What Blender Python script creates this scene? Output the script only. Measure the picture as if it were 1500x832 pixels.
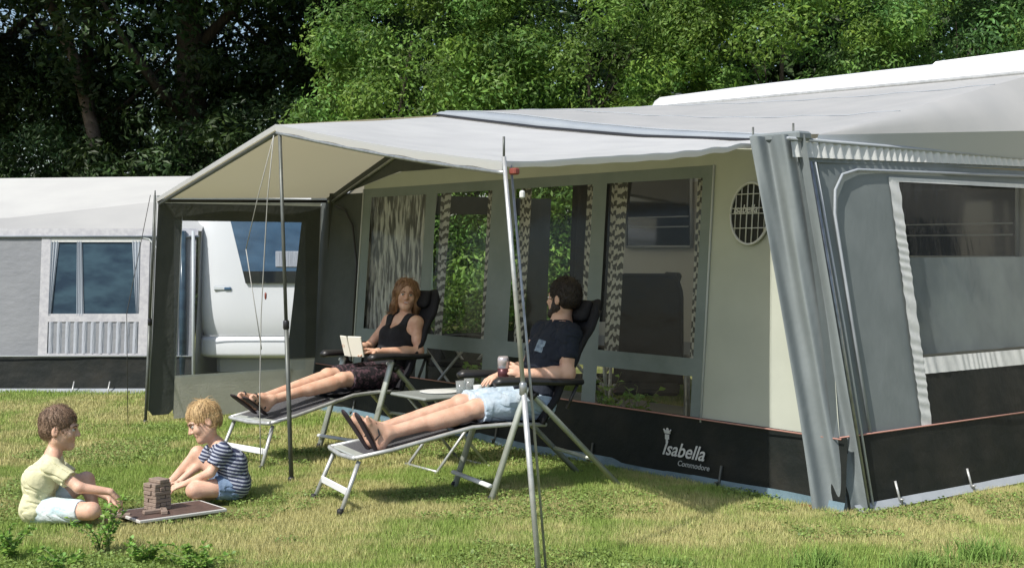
import bpy, math, random
import numpy as np
from mathutils import Vector, Matrix
random.seed(7); RNG = np.random.default_rng(11)
for o in list(bpy.data.objects): bpy.data.objects.remove(o)
S = bpy.context.scene; COL = S.collection
R = math.radians

# ------------------------------------------------------------------ camera, sky, sun, exposure
cam = bpy.data.objects.new('camera', bpy.data.cameras.new('camera')); COL.objects.link(cam)
cam.location = (0, 0, 1.42); cam.rotation_euler = (R(90), 0, 0)
cam.data.lens = 46.32; cam.data.sensor_width = 36; cam.data.shift_y = -0.034
cam.data.clip_start = .1; cam.data.clip_end = 2000
S.camera = cam
SUN_ELEV, SUN_DIR = R(49), (-0.70, -0.717)          # where the sun stands: behind the camera, to the left
world = bpy.data.worlds.new('World'); S.world = world; world.use_nodes = True
wn = world.node_tree.nodes; wl = world.node_tree.links
sky = wn.new('ShaderNodeTexSky'); sky.sky_type = 'NISHITA'; sky.sun_disc = False
sky.sun_elevation = SUN_ELEV; sky.sun_rotation = math.atan2(SUN_DIR[0], SUN_DIR[1])
sky.air_density = 1.0; sky.dust_density = 1.5; sky.ozone_density = 1.0
bg = wn['Background']; bg.inputs[1].default_value = 0.135
wl.new(sky.outputs[0], bg.inputs[0])
sl = bpy.data.lights.new('sun', 'SUN'); sl.energy = 4.6; sl.angle = R(0.5); sl.color = (1.0, .955, .88)
sun = bpy.data.objects.new('sun', sl); COL.objects.link(sun)
sv = Vector((SUN_DIR[0]*math.cos(SUN_ELEV), SUN_DIR[1]*math.cos(SUN_ELEV), math.sin(SUN_ELEV)))
sun.rotation_euler = sv.to_track_quat('Z', 'Y').to_euler(); sun.location = (-20, -20, 30)
S.view_settings.view_transform = 'Standard'; S.view_settings.look = 'None'
S.view_settings.exposure = 0.12; S.view_settings.gamma = 1
S.render.engine = 'CYCLES'
S.cycles.transparent_max_bounces = 24; S.cycles.max_bounces = 8

# ------------------------------------------------------------------ materials
def mat(name, col, rough=.6, col2=None, nscale=4, nstretch=(1,1,1), bump=0, bscale=60, bstretch=(1,1,1), metal=0,
        transl=0, back=None, spec=.4, tint=None, ndetail=4, weave=0, sub=0, soft=(.35,.65)):
    m = bpy.data.materials.new(name); m.use_nodes = True; nt = m.node_tree; n = nt.nodes; l = nt.links
    b = n['Principled BSDF']; b.inputs['Roughness'].default_value = rough; b.inputs['Metallic'].default_value = metal
    b.inputs['Specular IOR Level'].default_value = spec
    if sub: b.inputs['Subsurface Weight'].default_value = sub; b.inputs['Subsurface Radius'].default_value = (.012,.005,.003); b.inputs['Subsurface Scale'].default_value = 1
    tc = n.new('ShaderNodeTexCoord')
    def noise(scale, stretch, detail):
        mp = n.new('ShaderNodeMapping'); mp.inputs['Scale'].default_value = stretch; l.new(tc.outputs['Object'], mp.inputs[0])
        t = n.new('ShaderNodeTexNoise'); t.inputs['Scale'].default_value = scale; t.inputs['Detail'].default_value = detail
        l.new(mp.outputs[0], t.inputs['Vector']); return t.outputs['Fac']
    cout = None
    if col2 is not None:
        r = n.new('ShaderNodeMapRange'); r.inputs[1].default_value = soft[0]; r.inputs[2].default_value = soft[1]
        l.new(noise(nscale, nstretch, ndetail), r.inputs[0])
        mx = n.new('ShaderNodeMix'); mx.data_type = 'RGBA'; mx.inputs['A'].default_value = (*col,1); mx.inputs['B'].default_value = (*col2,1)
        l.new(r.outputs[0], mx.inputs[0]); cout = mx.outputs['Result']
    if back is not None:
        g = n.new('ShaderNodeNewGeometry'); mx = n.new('ShaderNodeMix'); mx.data_type = 'RGBA'
        if cout is None: mx.inputs['A'].default_value = (*col,1)
        else: l.new(cout, mx.inputs['A'])
        mx.inputs['B'].default_value = (*back,1); l.new(g.outputs['Backfacing'], mx.inputs[0]); cout = mx.outputs['Result']
    if tint:
        a = n.new('ShaderNodeAttribute'); a.attribute_name = 'tint'
        mx = n.new('ShaderNodeMix'); mx.data_type = 'RGBA'; mx.blend_type = 'MULTIPLY'; mx.inputs[0].default_value = 1
        if cout is None: mx.inputs['A'].default_value = (*col,1)
        else: l.new(cout, mx.inputs['A'])
        l.new(a.outputs['Color'], mx.inputs['B']); cout = mx.outputs['Result']
    if cout is None: b.inputs['Base Color'].default_value = (*col,1)
    else: l.new(cout, b.inputs['Base Color'])
    if bump:
        bp = n.new('ShaderNodeBump'); bp.inputs['Strength'].default_value = bump; bp.inputs['Distance'].default_value = .02
        l.new(noise(bscale, bstretch, 5), bp.inputs['Height']); l.new(bp.outputs[0], b.inputs['Normal'])
    if transl:
        t = n.new('ShaderNodeBsdfTranslucent'); ms = n.new('ShaderNodeMixShader'); ms.inputs[0].default_value = transl
        if cout is None: t.inputs[0].default_value = (*col,1)
        else: l.new(cout, t.inputs[0])
        l.new(b.outputs[0], ms.inputs[1]); l.new(t.outputs[0], ms.inputs[2])
        l.new(ms.outputs[0], n['Material Output'].inputs[0])
    return m

def clear_mat(name, tint=(.9,.92,.93), milk=.06, gloss=.18, bump=.25, milkcol=(.6,.62,.62), bs=(1,1,1)):
    m = bpy.data.materials.new(name); m.use_nodes = True; nt = m.node_tree; n = nt.nodes; l = nt.links
    n.remove(n['Principled BSDF']); out = n['Material Output']
    tr = n.new('ShaderNodeBsdfTransparent'); tr.inputs[0].default_value = (*tint,1)
    gl = n.new('ShaderNodeBsdfGlossy'); gl.inputs['Roughness'].default_value = .10; gl.inputs[0].default_value = (.9,.9,.9,1)
    df = n.new('ShaderNodeBsdfDiffuse'); df.inputs[0].default_value = (*milkcol,1)
    fr = n.new('ShaderNodeLayerWeight'); fr.inputs[0].default_value = .35
    tc = n.new('ShaderNodeTexCoord'); mp = n.new('ShaderNodeMapping'); mp.inputs['Scale'].default_value = bs
    nz = n.new('ShaderNodeTexNoise'); nz.inputs['Scale'].default_value = 5; nz.inputs['Detail'].default_value = 3; nz.inputs['Distortion'].default_value = .6
    l.new(tc.outputs['Object'], mp.inputs[0]); l.new(mp.outputs[0], nz.inputs['Vector'])
    bp = n.new('ShaderNodeBump'); bp.inputs['Strength'].default_value = bump; bp.inputs['Distance'].default_value = .05
    l.new(nz.outputs[0], bp.inputs['Height']); l.new(bp.outputs[0], gl.inputs['Normal'])
    m1 = n.new('ShaderNodeMixShader'); m1.inputs[0].default_value = milk; l.new(tr.outputs[0], m1.inputs[1]); l.new(df.outputs[0], m1.inputs[2])
    fr.inputs[0].default_value = .5; pw = n.new('ShaderNodeMath'); pw.operation = 'POWER'; pw.inputs[1].default_value = 4; l.new(fr.outputs['Facing'], pw.inputs[0])
    mu = n.new('ShaderNodeMath'); mu.operation = 'MULTIPLY_ADD'; mu.inputs[1].default_value = .5; mu.inputs[2].default_value = gloss*.09; l.new(pw.outputs[0], mu.inputs[0])
    m2 = n.new('ShaderNodeMixShader'); l.new(mu.outputs[0], m2.inputs[0]); l.new(m1.outputs[0], m2.inputs[1]); l.new(gl.outputs[0], m2.inputs[2])
    l.new(m2.outputs[0], out.inputs[0]); return m

def zigzag_mat(name, c1, c2, sx=30, sz=18, transl=.3):
    m = mat(name, c1, .8, transl=transl); nt = m.node_tree; n = nt.nodes; l = nt.links
    tc = n.new('ShaderNodeTexCoord'); sp = n.new('ShaderNodeSeparateXYZ'); l.new(tc.outputs['Object'], sp.inputs[0])
    def mth(op, a, b=None):
        q = n.new('ShaderNodeMath'); q.operation = op
        for i, v in enumerate((a, b)):
            if v is None: continue
            if isinstance(v, (int, float)): q.inputs[i].default_value = v
            else: l.new(v, q.inputs[i])
        return q.outputs[0]
    px = mth('PINGPONG', mth('MULTIPLY', sp.outputs[0], sx), 1.0)
    z = mth('ADD', mth('MULTIPLY', sp.outputs[2], sz), px)
    nz = n.new('ShaderNodeTexNoise'); nz.inputs['Scale'].default_value = 30; l.new(tc.outputs['Object'], nz.inputs['Vector'])
    nz.inputs['Scale'].default_value = 26; nz.inputs['Detail'].default_value = 4
    z = mth('ADD', z, mth('MULTIPLY', nz.outputs[0], 2.2))
    w = mth('GREATER_THAN', mth('ADD', mth('PINGPONG', z, 1.0), mth('MULTIPLY', nz.outputs[0], .9)), .98)
    mx = n.new('ShaderNodeMix'); mx.data_type = 'RGBA'; mx.inputs['A'].default_value = (*c1,1); mx.inputs['B'].default_value = (*c2,1)
    l.new(w, mx.inputs[0]); l.new(mx.outputs['Result'], n['Principled BSDF'].inputs['Base Color'])
    for q in n:
        if q.type == 'BSDF_TRANSLUCENT': l.new(mx.outputs['Result'], q.inputs[0])
    return m

def stripe_mat(name, c1, c2, per, axis=2, duty=.45):
    m = mat(name, c1, .85, bump=.3, bscale=40); nt = m.node_tree; n = nt.nodes; l = nt.links
    a = n.new('ShaderNodeAttribute'); a.attribute_name = 'sv'
    q = n.new('ShaderNodeMath'); q.operation = 'MULTIPLY'; q.inputs[1].default_value = 1/per; l.new(a.outputs['Fac'], q.inputs[0])
    f = n.new('ShaderNodeMath'); f.operation = 'FRACT'; l.new(q.outputs[0], f.inputs[0])
    g = n.new('ShaderNodeMath'); g.operation = 'LESS_THAN'; g.inputs[1].default_value = duty; l.new(f.outputs[0], g.inputs[0])
    mx = n.new('ShaderNodeMix'); mx.data_type = 'RGBA'; mx.inputs['A'].default_value = (*c1,1); mx.inputs['B'].default_value = (*c2,1)
    l.new(g.outputs[0], mx.inputs[0]); l.new(mx.outputs['Result'], n['Principled BSDF'].inputs['Base Color'])
    return m

MT = {}
def K(k, *a, **kw): MT[k] = mat(k, *a, **kw)
K('roof_fabric', (.57,.57,.56), .62, (.52,.525,.52), 3, transl=.30, back=(.62,.58,.44), bump=.12, bscale=5)
K('canopy_fabric', (.64,.645,.64), .6, (.58,.585,.585), 2.5, transl=.24, back=(.62,.57,.40), bump=.14, bscale=5)
K('hem_fabric', (.74,.745,.74), .6, transl=.5)
K('strip_fabric', (.30,.33,.36), .6, (.36,.39,.42), 6, bump=.15, bscale=14)
K('cream_fabric', (.50,.525,.455), .75, (.46,.485,.42), 3, transl=.12, bump=.12, bscale=9)
K('grey_fabric', (.17,.205,.20), .7, (.20,.235,.23), 5, bump=.25, bscale=18)
K('dark_grey_fabric', (.060,.068,.064), .75, (.075,.083,.078), 5, bump=.25, bscale=18)
K('side_fabric', (.20,.225,.225), .7, (.17,.195,.195), 4, bump=.3, bscale=7, bstretch=(1,1,.6))
K('drape_fabric', (.195,.222,.228), .7, (.17,.195,.20), 4, bump=.10, bscale=22)
K('clover_leaf', (.19,.29,.08), .55, tint=True, transl=.2)
K('gable_fabric', (.52,.56,.59), .7, transl=.35, bump=.1, bscale=8)
K('skirt_fabric', (.012,.015,.014), .6, (.026,.026,.022), 3.5, soft=(.45,.72), bump=.5, bscale=8, spec=.25)
K('blue_strip', (.15,.225,.27), .5, (.10,.16,.19), 7, bump=.2)
K('trim_white', (.64,.65,.63), .65, (.58,.59,.58), 30, bump=.06, bscale=60)
K('trim_ruffle', (.60,.61,.58), .7, (.40,.42,.42), 18, nstretch=(3,3,.6), bump=.6, bscale=30)
K('piping_red', (.42,.22,.18), .6)
K('piping_light', (.50,.53,.53), .4)
K('alu', (.56,.57,.56), .42, (.44,.45,.44), 20, metal=.45, bump=.05)
K('alu_matte', (.52,.55,.50), .42, (.44,.47,.43), 12, metal=.35)
K('pole_dark', (.10,.11,.10), .45, (.14,.15,.14), 14, metal=.3)
K('pole_grey', (.40,.42,.42), .35, (.28,.29,.29), 25, metal=.6)
K('white_plastic', (.75,.76,.77), .35)
K('black_plastic', (.018,.018,.020), .4, spec=.5)
K('chair_mesh', (.045,.045,.050), .6, (.075,.075,.082), 90, bump=.3, bscale=220)
K('chair_pad', (.009,.009,.012), .85, (.014,.014,.018), 9, bump=.2, bscale=25)
K('legrest_mesh', (.10,.10,.11), .6, (.065,.065,.07), 120, bump=.3, bscale=220)
K('skin_woman', (.68,.43,.31), .5, (.60,.34,.235), 16, soft=(.42,.62), sub=.12, bump=.10, bscale=120)
K('skin_man', (.66,.42,.31), .5, (.56,.33,.235), 16, soft=(.42,.62), sub=.12, bump=.10, bscale=120)
K('skin_boy', (.70,.45,.33), .5, (.62,.37,.265), 16, soft=(.42,.62), sub=.12, bump=.10, bscale=120)
K('hair_brown', (.20,.105,.055), .45, (.36,.21,.11), 60, nstretch=(1,1,.25), bump=.5, bscale=90, bstretch=(1,1,.2))
K('hair_dark', (.016,.011,.009), .5, (.028,.018,.013), 60, bump=.5, bscale=90)
K('hair_boy_brown', (.14,.088,.056), .5, (.23,.15,.10), 50, bump=.5, bscale=90)
K('hair_boy_blond', (.62,.44,.22), .5, (.40,.26,.12), 30, bump=.5, bscale=90)
K('black_cloth', (.011,.011,.014), .85, (.018,.018,.022), 9, bump=.4, bscale=24)
K('navy_cloth', (.010,.014,.026), .85, (.014,.019,.033), 9, bump=.4, bscale=24)
K('denim_light', (.36,.47,.58), .85, (.52,.60,.68), 10, bump=.6, bscale=22)
K('denim_blue', (.10,.16,.27), .85, (.20,.28,.40), 18, bump=.5, bscale=24)
K('shorts_white', (.46,.60,.63), .8, (.70,.75,.76), 9, nstretch=(1,1,2), bump=.8, bscale=14)
K('shirt_yellow', (.74,.71,.46), .8, (.68,.65,.42), 8, bump=.8, bscale=12, transl=.08)
K('shorts_floral', (.018,.014,.018), .8, (.10,.055,.07), 45, soft=(.5,.56))
K('lips', (.50,.17,.14), .4)
K('eye_white', (.75,.73,.70), .2)
K('eye_dark', (.02,.013,.01), .2)
K('teeth', (.8,.78,.72), .3)
K('brow', (.07,.035,.02), .8)
K('stem_green', (.16,.20,.07), .7)
K('rubber', (.015,.015,.016), .6)
K('foot_foam', (.03,.02,.025), .7)
K('print_grey', (.30,.38,.46), .8, (.12,.16,.22), 40)
K('paper', (.72,.70,.62), .8)
K('wood_block', (.34,.26,.21), .6, (.23,.175,.14), 30, nstretch=(1,6,6))
K('board_brown', (.13,.085,.07), .55, (.09,.06,.05), 20)
K('board_rim', (.56,.55,.52), .5)
K('caravan_white', (.78,.79,.80), .28, (.74,.75,.76), 1.5, spec=.5)
K('caravan_side', (.56,.54,.48), .4, (.52,.50,.45), 2)
K('caravan_grey', (.30,.31,.32), .45)
K('window_dark', (.012,.016,.022), .06, spec=.8)
K('window_blue', (.03,.075,.14), .2, (.06,.13,.22), 3, nstretch=(1,1,3), spec=.8)
K('grille_dark', (.02,.022,.02), .8)
K('bark', (.045,.035,.027), .9, (.085,.068,.052), 9, nstretch=(3,3,.5), bump=1, bscale=20, bstretch=(3,3,.5))
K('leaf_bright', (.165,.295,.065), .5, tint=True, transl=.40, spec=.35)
K('leaf_shaded', (.034,.068,.020), .5, tint=True, transl=.22, spec=.35)  # shade of the wood is put into this darker leaf colour
K('leaf_mid', (.125,.245,.07), .5, tint=True, transl=.38, spec=.35)
K('grass_blade', (.42,.44,.165), .62, tint=True, transl=.25, spec=.25)
K('weed_leaf', (.20,.34,.07), .45, tint=True, transl=.3)
K('soil_floor', (.20,.20,.19), .9, (.15,.15,.14), 3)
K('red_plastic', (.22,.055,.04), .4)
K('rope_grey', (.42,.42,.40), .8)
K('rope_dark', (.05,.05,.045), .8)
K('pot_pink', (.42,.24,.17), .7, (.5,.33,.25), 12)
K('cup_glass', (.62,.65,.66), .15)
K('grey_top', (.26,.28,.27), .5, (.22,.24,.23), 8)
K('neigh_wall', (.255,.265,.285), .7, (.225,.235,.255), 2.5, bump=.35, bscale=8, bstretch=(1,1,2))
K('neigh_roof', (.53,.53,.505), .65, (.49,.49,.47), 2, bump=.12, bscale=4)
K('neigh_roof_shaded', (.40,.40,.385), .65, (.37,.37,.36), 2, bump=.12, bscale=4)  # shading of the lower slope painted as a greyer roof colour
K('neigh_window', (.018,.036,.060), .22, (.045,.085,.115), 3.5, nstretch=(1,1,2.5), spec=.25)
K('neigh_pleat', (.38,.405,.45), .7, (.33,.355,.40), 12, nstretch=(4,4,.5), bump=.5, bscale=20, bstretch=(4,4,.3))
K('checker_trim', (.52,.52,.54), .7, (.42,.42,.45), 22, bump=.08)
MT['pvc'] = clear_mat('pvc', (.95,.97,.96), .005, .22, .05)
MT['pvc_side'] = clear_mat('pvc_side', (.74,.78,.78), .05, .12, .25, (.35,.38,.39), (1,2.5,.7))
MT['curtain_zigzag'] = zigzag_mat('curtain_zigzag', (.62,.60,.54), (.11,.105,.095), 46, 30)
K('curtain_gathered', (.72,.72,.70), .7, (.16,.16,.15), 9, nstretch=(5,5,.45), soft=(.44,.56), transl=.35)
MT['curtain_sheer'] = zigzag_mat('curtain_sheer', (.60,.60,.58), (.15,.15,.14), 14, 30)
MT['stripes'] = stripe_mat('stripes', (.030,.038,.085), (.38,.41,.48), .019)

# ------------------------------------------------------------------ object helpers
def setp(o, label=None, cat=None, group=None, kind=None):
    for k, v in (('label',label),('category',cat),('group',group),('kind',kind)):
        if v: o[k] = v
    return o
def empty(name, loc=(0,0,0), rz=0, **kw):
    o = bpy.data.objects.new(name, None); COL.objects.link(o); o.location = loc; o.rotation_euler = (0,0,rz)
    o.empty_display_size = .1
    return setp(o, **kw)
def link(name, me, m=None, parent=None, **kw):
    o = bpy.data.objects.new(name, me); COL.objects.link(o)
    if m is not None and not me.materials: me.materials.append(MT[m] if isinstance(m, str) else m)
    if parent is not None: o.parent = parent
    return setp(o, **kw)
def copy_tree(o, parent=None):
    c = o.copy(); COL.objects.link(c)
    if parent is not None: c.parent = parent
    for ch in list(o.children): copy_tree(ch, c)
    return c
def np_mesh(name, V, F, smooth=True, tint=None):
    """V (n,3) array, F (m,k) array of equal-sized faces"""
    V = np.asarray(V, np.float32); F = np.asarray(F, np.int32); k = F.shape[1]
    me = bpy.data.meshes.new(name); me.vertices.add(len(V)); me.vertices.foreach_set('co', V.ravel())
    me.loops.add(F.size); me.loops.foreach_set('vertex_index', F.ravel())
    me.polygons.add(len(F)); me.polygons.foreach_set('loop_start', np.arange(0, F.size, k, dtype=np.int32))
    me.polygons.foreach_set('use_smooth', np.full(len(F), smooth))
    me.update(calc_edges=True)
    if tint is not None:
        a = me.color_attributes.new('tint', 'FLOAT_COLOR', 'POINT')
        c = np.ones((len(V),4), np.float32); c[:,:3] = tint; a.data.foreach_set('color', c.ravel())
    return me

class MB:
    def __init__(s): s.v = []; s.f = []; s.sm = []
    def add(s, vs, fs, smooth=False):
        b = len(s.v); s.v += [tuple(map(float, q)) for q in vs]; s.f += [tuple(b+i for i in q) for q in fs]; s.sm += [smooth]*len(fs); return s
    def box(s, c, d, ax=None, bev=0):
        """box centre c, full dims d, axes ax (3 rows)"""
        A = np.eye(3) if ax is None else np.asarray(ax, float); c = np.asarray(c, float); h = np.asarray(d, float)/2
        if bev <= 0:
            vs = [c + A.T @ (h*np.array(q)) for q in ((-1,-1,-1),(1,-1,-1),(1,1,-1),(-1,1,-1),(-1,-1,1),(1,-1,1),(1,1,1),(-1,1,1))]
            return s.add(vs, [(0,3,2,1),(4,5,6,7),(0,1,5,4),(1,2,6,5),(2,3,7,6),(3,0,4,7)])
        b = min(bev, h.min()*.9)        # octagonal rings: bevelled vertical edges, inset caps
        ring = [(-1,-1,1,0),(1,-1,-1,0),(1,-1,0,1),(1,1,0,-1),(1,1,-1,0),(-1,1,1,0),(-1,1,0,-1),(-1,-1,0,1)]
        vs = []
        for zz, ins in ((-h[2],b),(-h[2]+b,0),(h[2]-b,0),(h[2],b)):
            for q in ring:
                vs.append(c + A.T @ np.array([q[0]*(h[0]-ins)+q[2]*b*(1 if not ins else .5), q[1]*(h[1]-ins)+q[3]*b*(1 if not ins else .5), zz]))
        fs = [tuple(range(7,-1,-1)), tuple(range(24,32))]
        for k in range(3):
            for i in range(8): j = (i+1) % 8; fs.append((k*8+i, k*8+j, k*8+8+j, k*8+8+i))
        return s.add(vs, fs)
    def tube(s, pts, r, seg=8, cap=True, flat=None):
        P = [np.asarray(p, float) for p in pts]; n = len(P); rs = r if hasattr(r, '__len__') else [r]*n
        T = [P[min(i+1,n-1)]-P[max(i-1,0)] for i in range(n)]; T = [t/max(np.linalg.norm(t),1e-9) for t in T]
        up = np.array([0,0,1.]) if abs(T[0][2]) < .9 else np.array([1.,0,0]); vs = []
        for i in range(n):
            a = np.cross(up, T[i]); a /= max(np.linalg.norm(a),1e-9); b = np.cross(T[i], a); up = b
            for k in range(seg):
                t = 2*math.pi*k/seg; q = a*math.cos(t)*(flat or 1) + b*math.sin(t); vs.append(P[i] + q*rs[i])
        fs = []
        for i in range(n-1):
            for k in range(seg): k2 = (k+1) % seg; fs.append((i*seg+k, i*seg+k2, (i+1)*seg+k2, (i+1)*seg+k))
        if cap: fs += [tuple(range(seg-1,-1,-1)), tuple(range((n-1)*seg, n*seg))]
        return s.add(vs, fs, True)
    def sheet(s, G, flip=False):
        """G (nu,nv,3) grid of points"""
        G = np.asarray(G, float); nu, nv = G.shape[:2]
        fs = [(i*nv+j, (i+1)*nv+j, (i+1)*nv+j+1, i*nv+j+1) for i in range(nu-1) for j in range(nv-1)]
        if flip: fs = [q[::-1] for q in fs]
        return s.add(G.reshape(-1,3), fs, True)
    def lathe(s, c, prof, seg=16, ax=(0,0,1)):
        ax = np.asarray(ax, float); ax /= np.linalg.norm(ax); u = np.cross(ax, (1,0,0) if abs(ax[0]) < .9 else (0,1,0)); u /= np.linalg.norm(u); w = np.cross(ax, u)
        vs = [np.asarray(c) + ax*z + (u*math.cos(2*math.pi*k/seg)+w*math.sin(2*math.pi*k/seg))*r for r, z in prof for k in range(seg)]
        n = len(prof); fs = [(i*seg+k, i*seg+(k+1) % seg, (i+1)*seg+(k+1) % seg, (i+1)*seg+k) for i in range(n-1) for k in range(seg)]
        fs += [tuple(range(seg-1,-1,-1)), tuple(range((n-1)*seg, n*seg))]
        return s.add(vs, fs, True)
    def mesh(s, name):
        me = bpy.data.meshes.new(name); me.from_pydata(s.v, [], s.f); me.polygons.foreach_set('use_smooth', s.sm); me.update(); return me
    def build(s, name, m, parent=None, **kw): return link(name, s.mesh(name), m, parent, **kw)

def quadgrid(a, b, c, d, nu, nv, disp=None):
    """a(0,0) b(1,0) c(1,1) d(0,1); disp(u,v)->offset vec"""
    a, b, c, d = (np.asarray(q, float) for q in (a,b,c,d)); G = np.zeros((nu+1, nv+1, 3))
    for i in range(nu+1):
        for j in range(nv+1):
            u, v = i/nu, j/nv
            G[i,j] = (a*(1-u)+b*u)*(1-v) + (d*(1-u)+c*u)*v
            if disp: G[i,j] += disp(u, v)
    return G

def fnoise(p, seed=0):
    """cheap smooth noise, vectorised on (...,3)"""
    x, y, z = p[...,0], p[...,1], p[...,2]; s = seed*1.7
    return (np.sin(x*1.0+1.3*np.sin(y*1.7+s)+s)+np.sin(y*1.3+1.1*np.sin(z*1.9+2*s)+.7)+np.sin(z*1.1+1.4*np.sin(x*1.5-s)+2.1))/3

# ------------------------------------------------------------------ signed-distance modeller (people)
class SDF:
    def __init__(s, h=.0045): s.p = []; s.h = h
    def cone(s, a, b, r1, r2=None, k=.02, sub=False, fa=False, fb=False, ax=None, fac=1.):
        s.p.append(('c', np.asarray(a,float), np.asarray(b,float), r1, r1 if r2 is None else r2, k, sub, fa, fb, None if ax is None else np.asarray(ax,float), fac)); return s
    def ell(s, c, r, A=None, k=.02, sub=False):
        s.p.append(('e', np.asarray(c,float), np.asarray(r,float), np.eye(3) if A is None else np.asarray(A,float), k, sub)); return s
    def cut(s, p, n): s.p.append(('h', np.asarray(p,float), np.asarray(n,float))); return s
    def bounds(s):
        lo = np.full(3, 1e9); hi = -lo
        for q in s.p:
            if q[0] == 'c' and not q[6]: r = max(q[3],q[4])+.01; lo = np.minimum(lo, np.minimum(q[1],q[2])-r); hi = np.maximum(hi, np.maximum(q[1],q[2])+r)
            if q[0] == 'e' and not q[5]: r = q[2].max()+.01; lo = np.minimum(lo, q[1]-r); hi = np.maximum(hi, q[1]+r)
        return lo-.02, hi+.02
    def mesh(s, name, wr=0, wf=30, seed=0, crease=False):
        lo, hi = s.bounds(); h = s.h; N = np.ceil((hi-lo)/h).astype(int)+1
        D = np.full(N, .06, np.float32); axs = [lo[i]+h*np.arange(N[i]) for i in range(3)]
        for q in s.p:
            if q[0] == 'h':
                P = sum((axs[i]-q[1][i]).reshape([-1 if j==i else 1 for j in range(3)])*q[2][i] for i in range(3))
                D = np.maximum(D, P.astype(np.float32)); continue
            if q[0] == 'c': k = q[5]; r = max(q[3],q[4]); l, u = np.minimum(q[1],q[2])-r-k-.012, np.maximum(q[1],q[2])+r+k+.012
            else: k = q[4]; r = q[2].max(); l, u = q[1]-r-k-.012, q[1]+r+k+.012
            i0 = np.clip(np.floor((l-lo)/h).astype(int), 0, N); i1 = np.clip(np.ceil((u-lo)/h).astype(int)+1, 0, N)
            if (i1 <= i0).any(): continue
            sl_ = tuple(slice(i0[i], i1[i]) for i in range(3))
            X = np.stack(np.meshgrid(*[axs[i][sl_[i]] for i in range(3)], indexing='ij'), -1).astype(np.float32)
            if q[0] == 'c':
                a, b, r1, r2, k, sub, fa, fb, ax, fac = q[1:]
                ba = b-a; L2 = max(ba@ba, 1e-9); pa = X-a.astype(np.float32); t = (pa@ba.astype(np.float32))/L2; tc = np.clip(t, 0, 1)
                q3 = pa - tc[...,None]*ba.astype(np.float32)
                if ax is not None: da = q3@ax.astype(np.float32); q3 = q3 + (fac-1)*da[...,None]*ax.astype(np.float32)
                d = np.sqrt((q3**2).sum(-1)) - (r1+(r2-r1)*tc)
                if ax is not None: d = d/(1+(fac-1)*.5)
                L = math.sqrt(L2)
                if fa: d = np.maximum(d, -t*L)
                if fb: d = np.maximum(d, (t-1)*L)
            else:
                c, rr, A, k, sub = q[1:]
                y = (X-c.astype(np.float32))@A.T.astype(np.float32); k0 = np.sqrt(((y/rr)**2).sum(-1)); k1 = np.sqrt(((y/rr**2)**2).sum(-1))+1e-6
                d = k0*(k0-1)/k1
            E = D[sl_]
            if sub:
                hh = np.maximum(k-np.abs(E+d), 0)/k; D[sl_] = np.maximum(E, -d)+hh*hh*k/4
            else:
                hh = np.maximum(k-np.abs(E-d), 0)/k; D[sl_] = np.minimum(E, d)-hh*hh*k/4
        if wr:
            X = np.stack(np.meshgrid(*axs, indexing='ij'), -1).astype(np.float32)
            if crease:
                Y_ = X*np.array([wf*.8, wf*.8, wf*1.9], np.float32); D += wr*(.8*fnoise(X*wf*.7, seed)+1.5*np.exp(-(np.abs(fnoise(Y_+2*X[...,::-1]*wf*.3, seed+3))/.13)**2)-.5).astype(np.float32)
            else: D += wr*(fnoise(X*wf, seed)+.5*fnoise(X*wf*2.3, seed+3)).astype(np.float32)
        V, F = surfnet(D, lo, h); return np_mesh(name, V, F)

def surfnet(D, lo, h):
    I = D < 0
    c = np.zeros(tuple(n-1 for n in D.shape), np.int8)
    for i in (0,1):
        for j in (0,1):
            for k in (0,1): c += I[i:D.shape[0]-1+i, j:D.shape[1]-1+j, k:D.shape[2]-1+k]
    act = np.argwhere((c > 0) & (c < 8)); idx = np.full(c.shape, -1, np.int32); idx[tuple(act.T)] = np.arange(len(act))
    off = [np.array(o) for o in ((0,0,0),(1,0,0),(0,1,0),(1,1,0),(0,0,1),(1,0,1),(0,1,1),(1,1,1))]
    vals = np.stack([D[tuple((act+o).T)] for o in off], 1); pos = np.zeros((len(act),3)); cnt = np.zeros(len(act))
    for a, b in ((0,1),(2,3),(4,5),(6,7),(0,2),(1,3),(4,6),(5,7),(0,4),(1,5),(2,6),(3,7)):
        va, vb = vals[:,a], vals[:,b]; m = (va < 0) != (vb < 0); t = va[m]/(va[m]-vb[m])
        pos[m] += off[a] + t[:,None]*(off[b]-off[a]); cnt[m] += 1
    V = (act + pos/cnt[:,None])*h + lo; Fs = []
    for ax in range(3):
        sl0 = [slice(None)]*3; sl1 = [slice(None)]*3; sl0[ax] = slice(0,-1); sl1[ax] = slice(1,None)
        A, B = I[tuple(sl0)], I[tuple(sl1)]; e = np.argwhere(A != B); o1, o2 = (ax+1) % 3, (ax+2) % 3
        ok = (e[:,o1] > 0) & (e[:,o2] > 0) & (e[:,o1] < D.shape[o1]-1) & (e[:,o2] < D.shape[o2]-1); e = e[ok]
        u = np.zeros(3, int); u[o1] = 1; w_ = np.zeros(3, int); w_[o2] = 1
        q = np.stack([idx[tuple((e-u-w_).T)], idx[tuple((e-w_).T)], idx[tuple(e.T)], idx[tuple((e-u).T)]], 1)
        ins = A[tuple(e.T)]; q[~ins] = q[~ins][:, ::-1]; Fs.append(q)
    F = np.concatenate(Fs); return V, F[(F >= 0).all(1)]

nrm = lambda v: np.asarray(v,float)/np.linalg.norm(v)
def A3(*q): return np.array(q, float)
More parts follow.
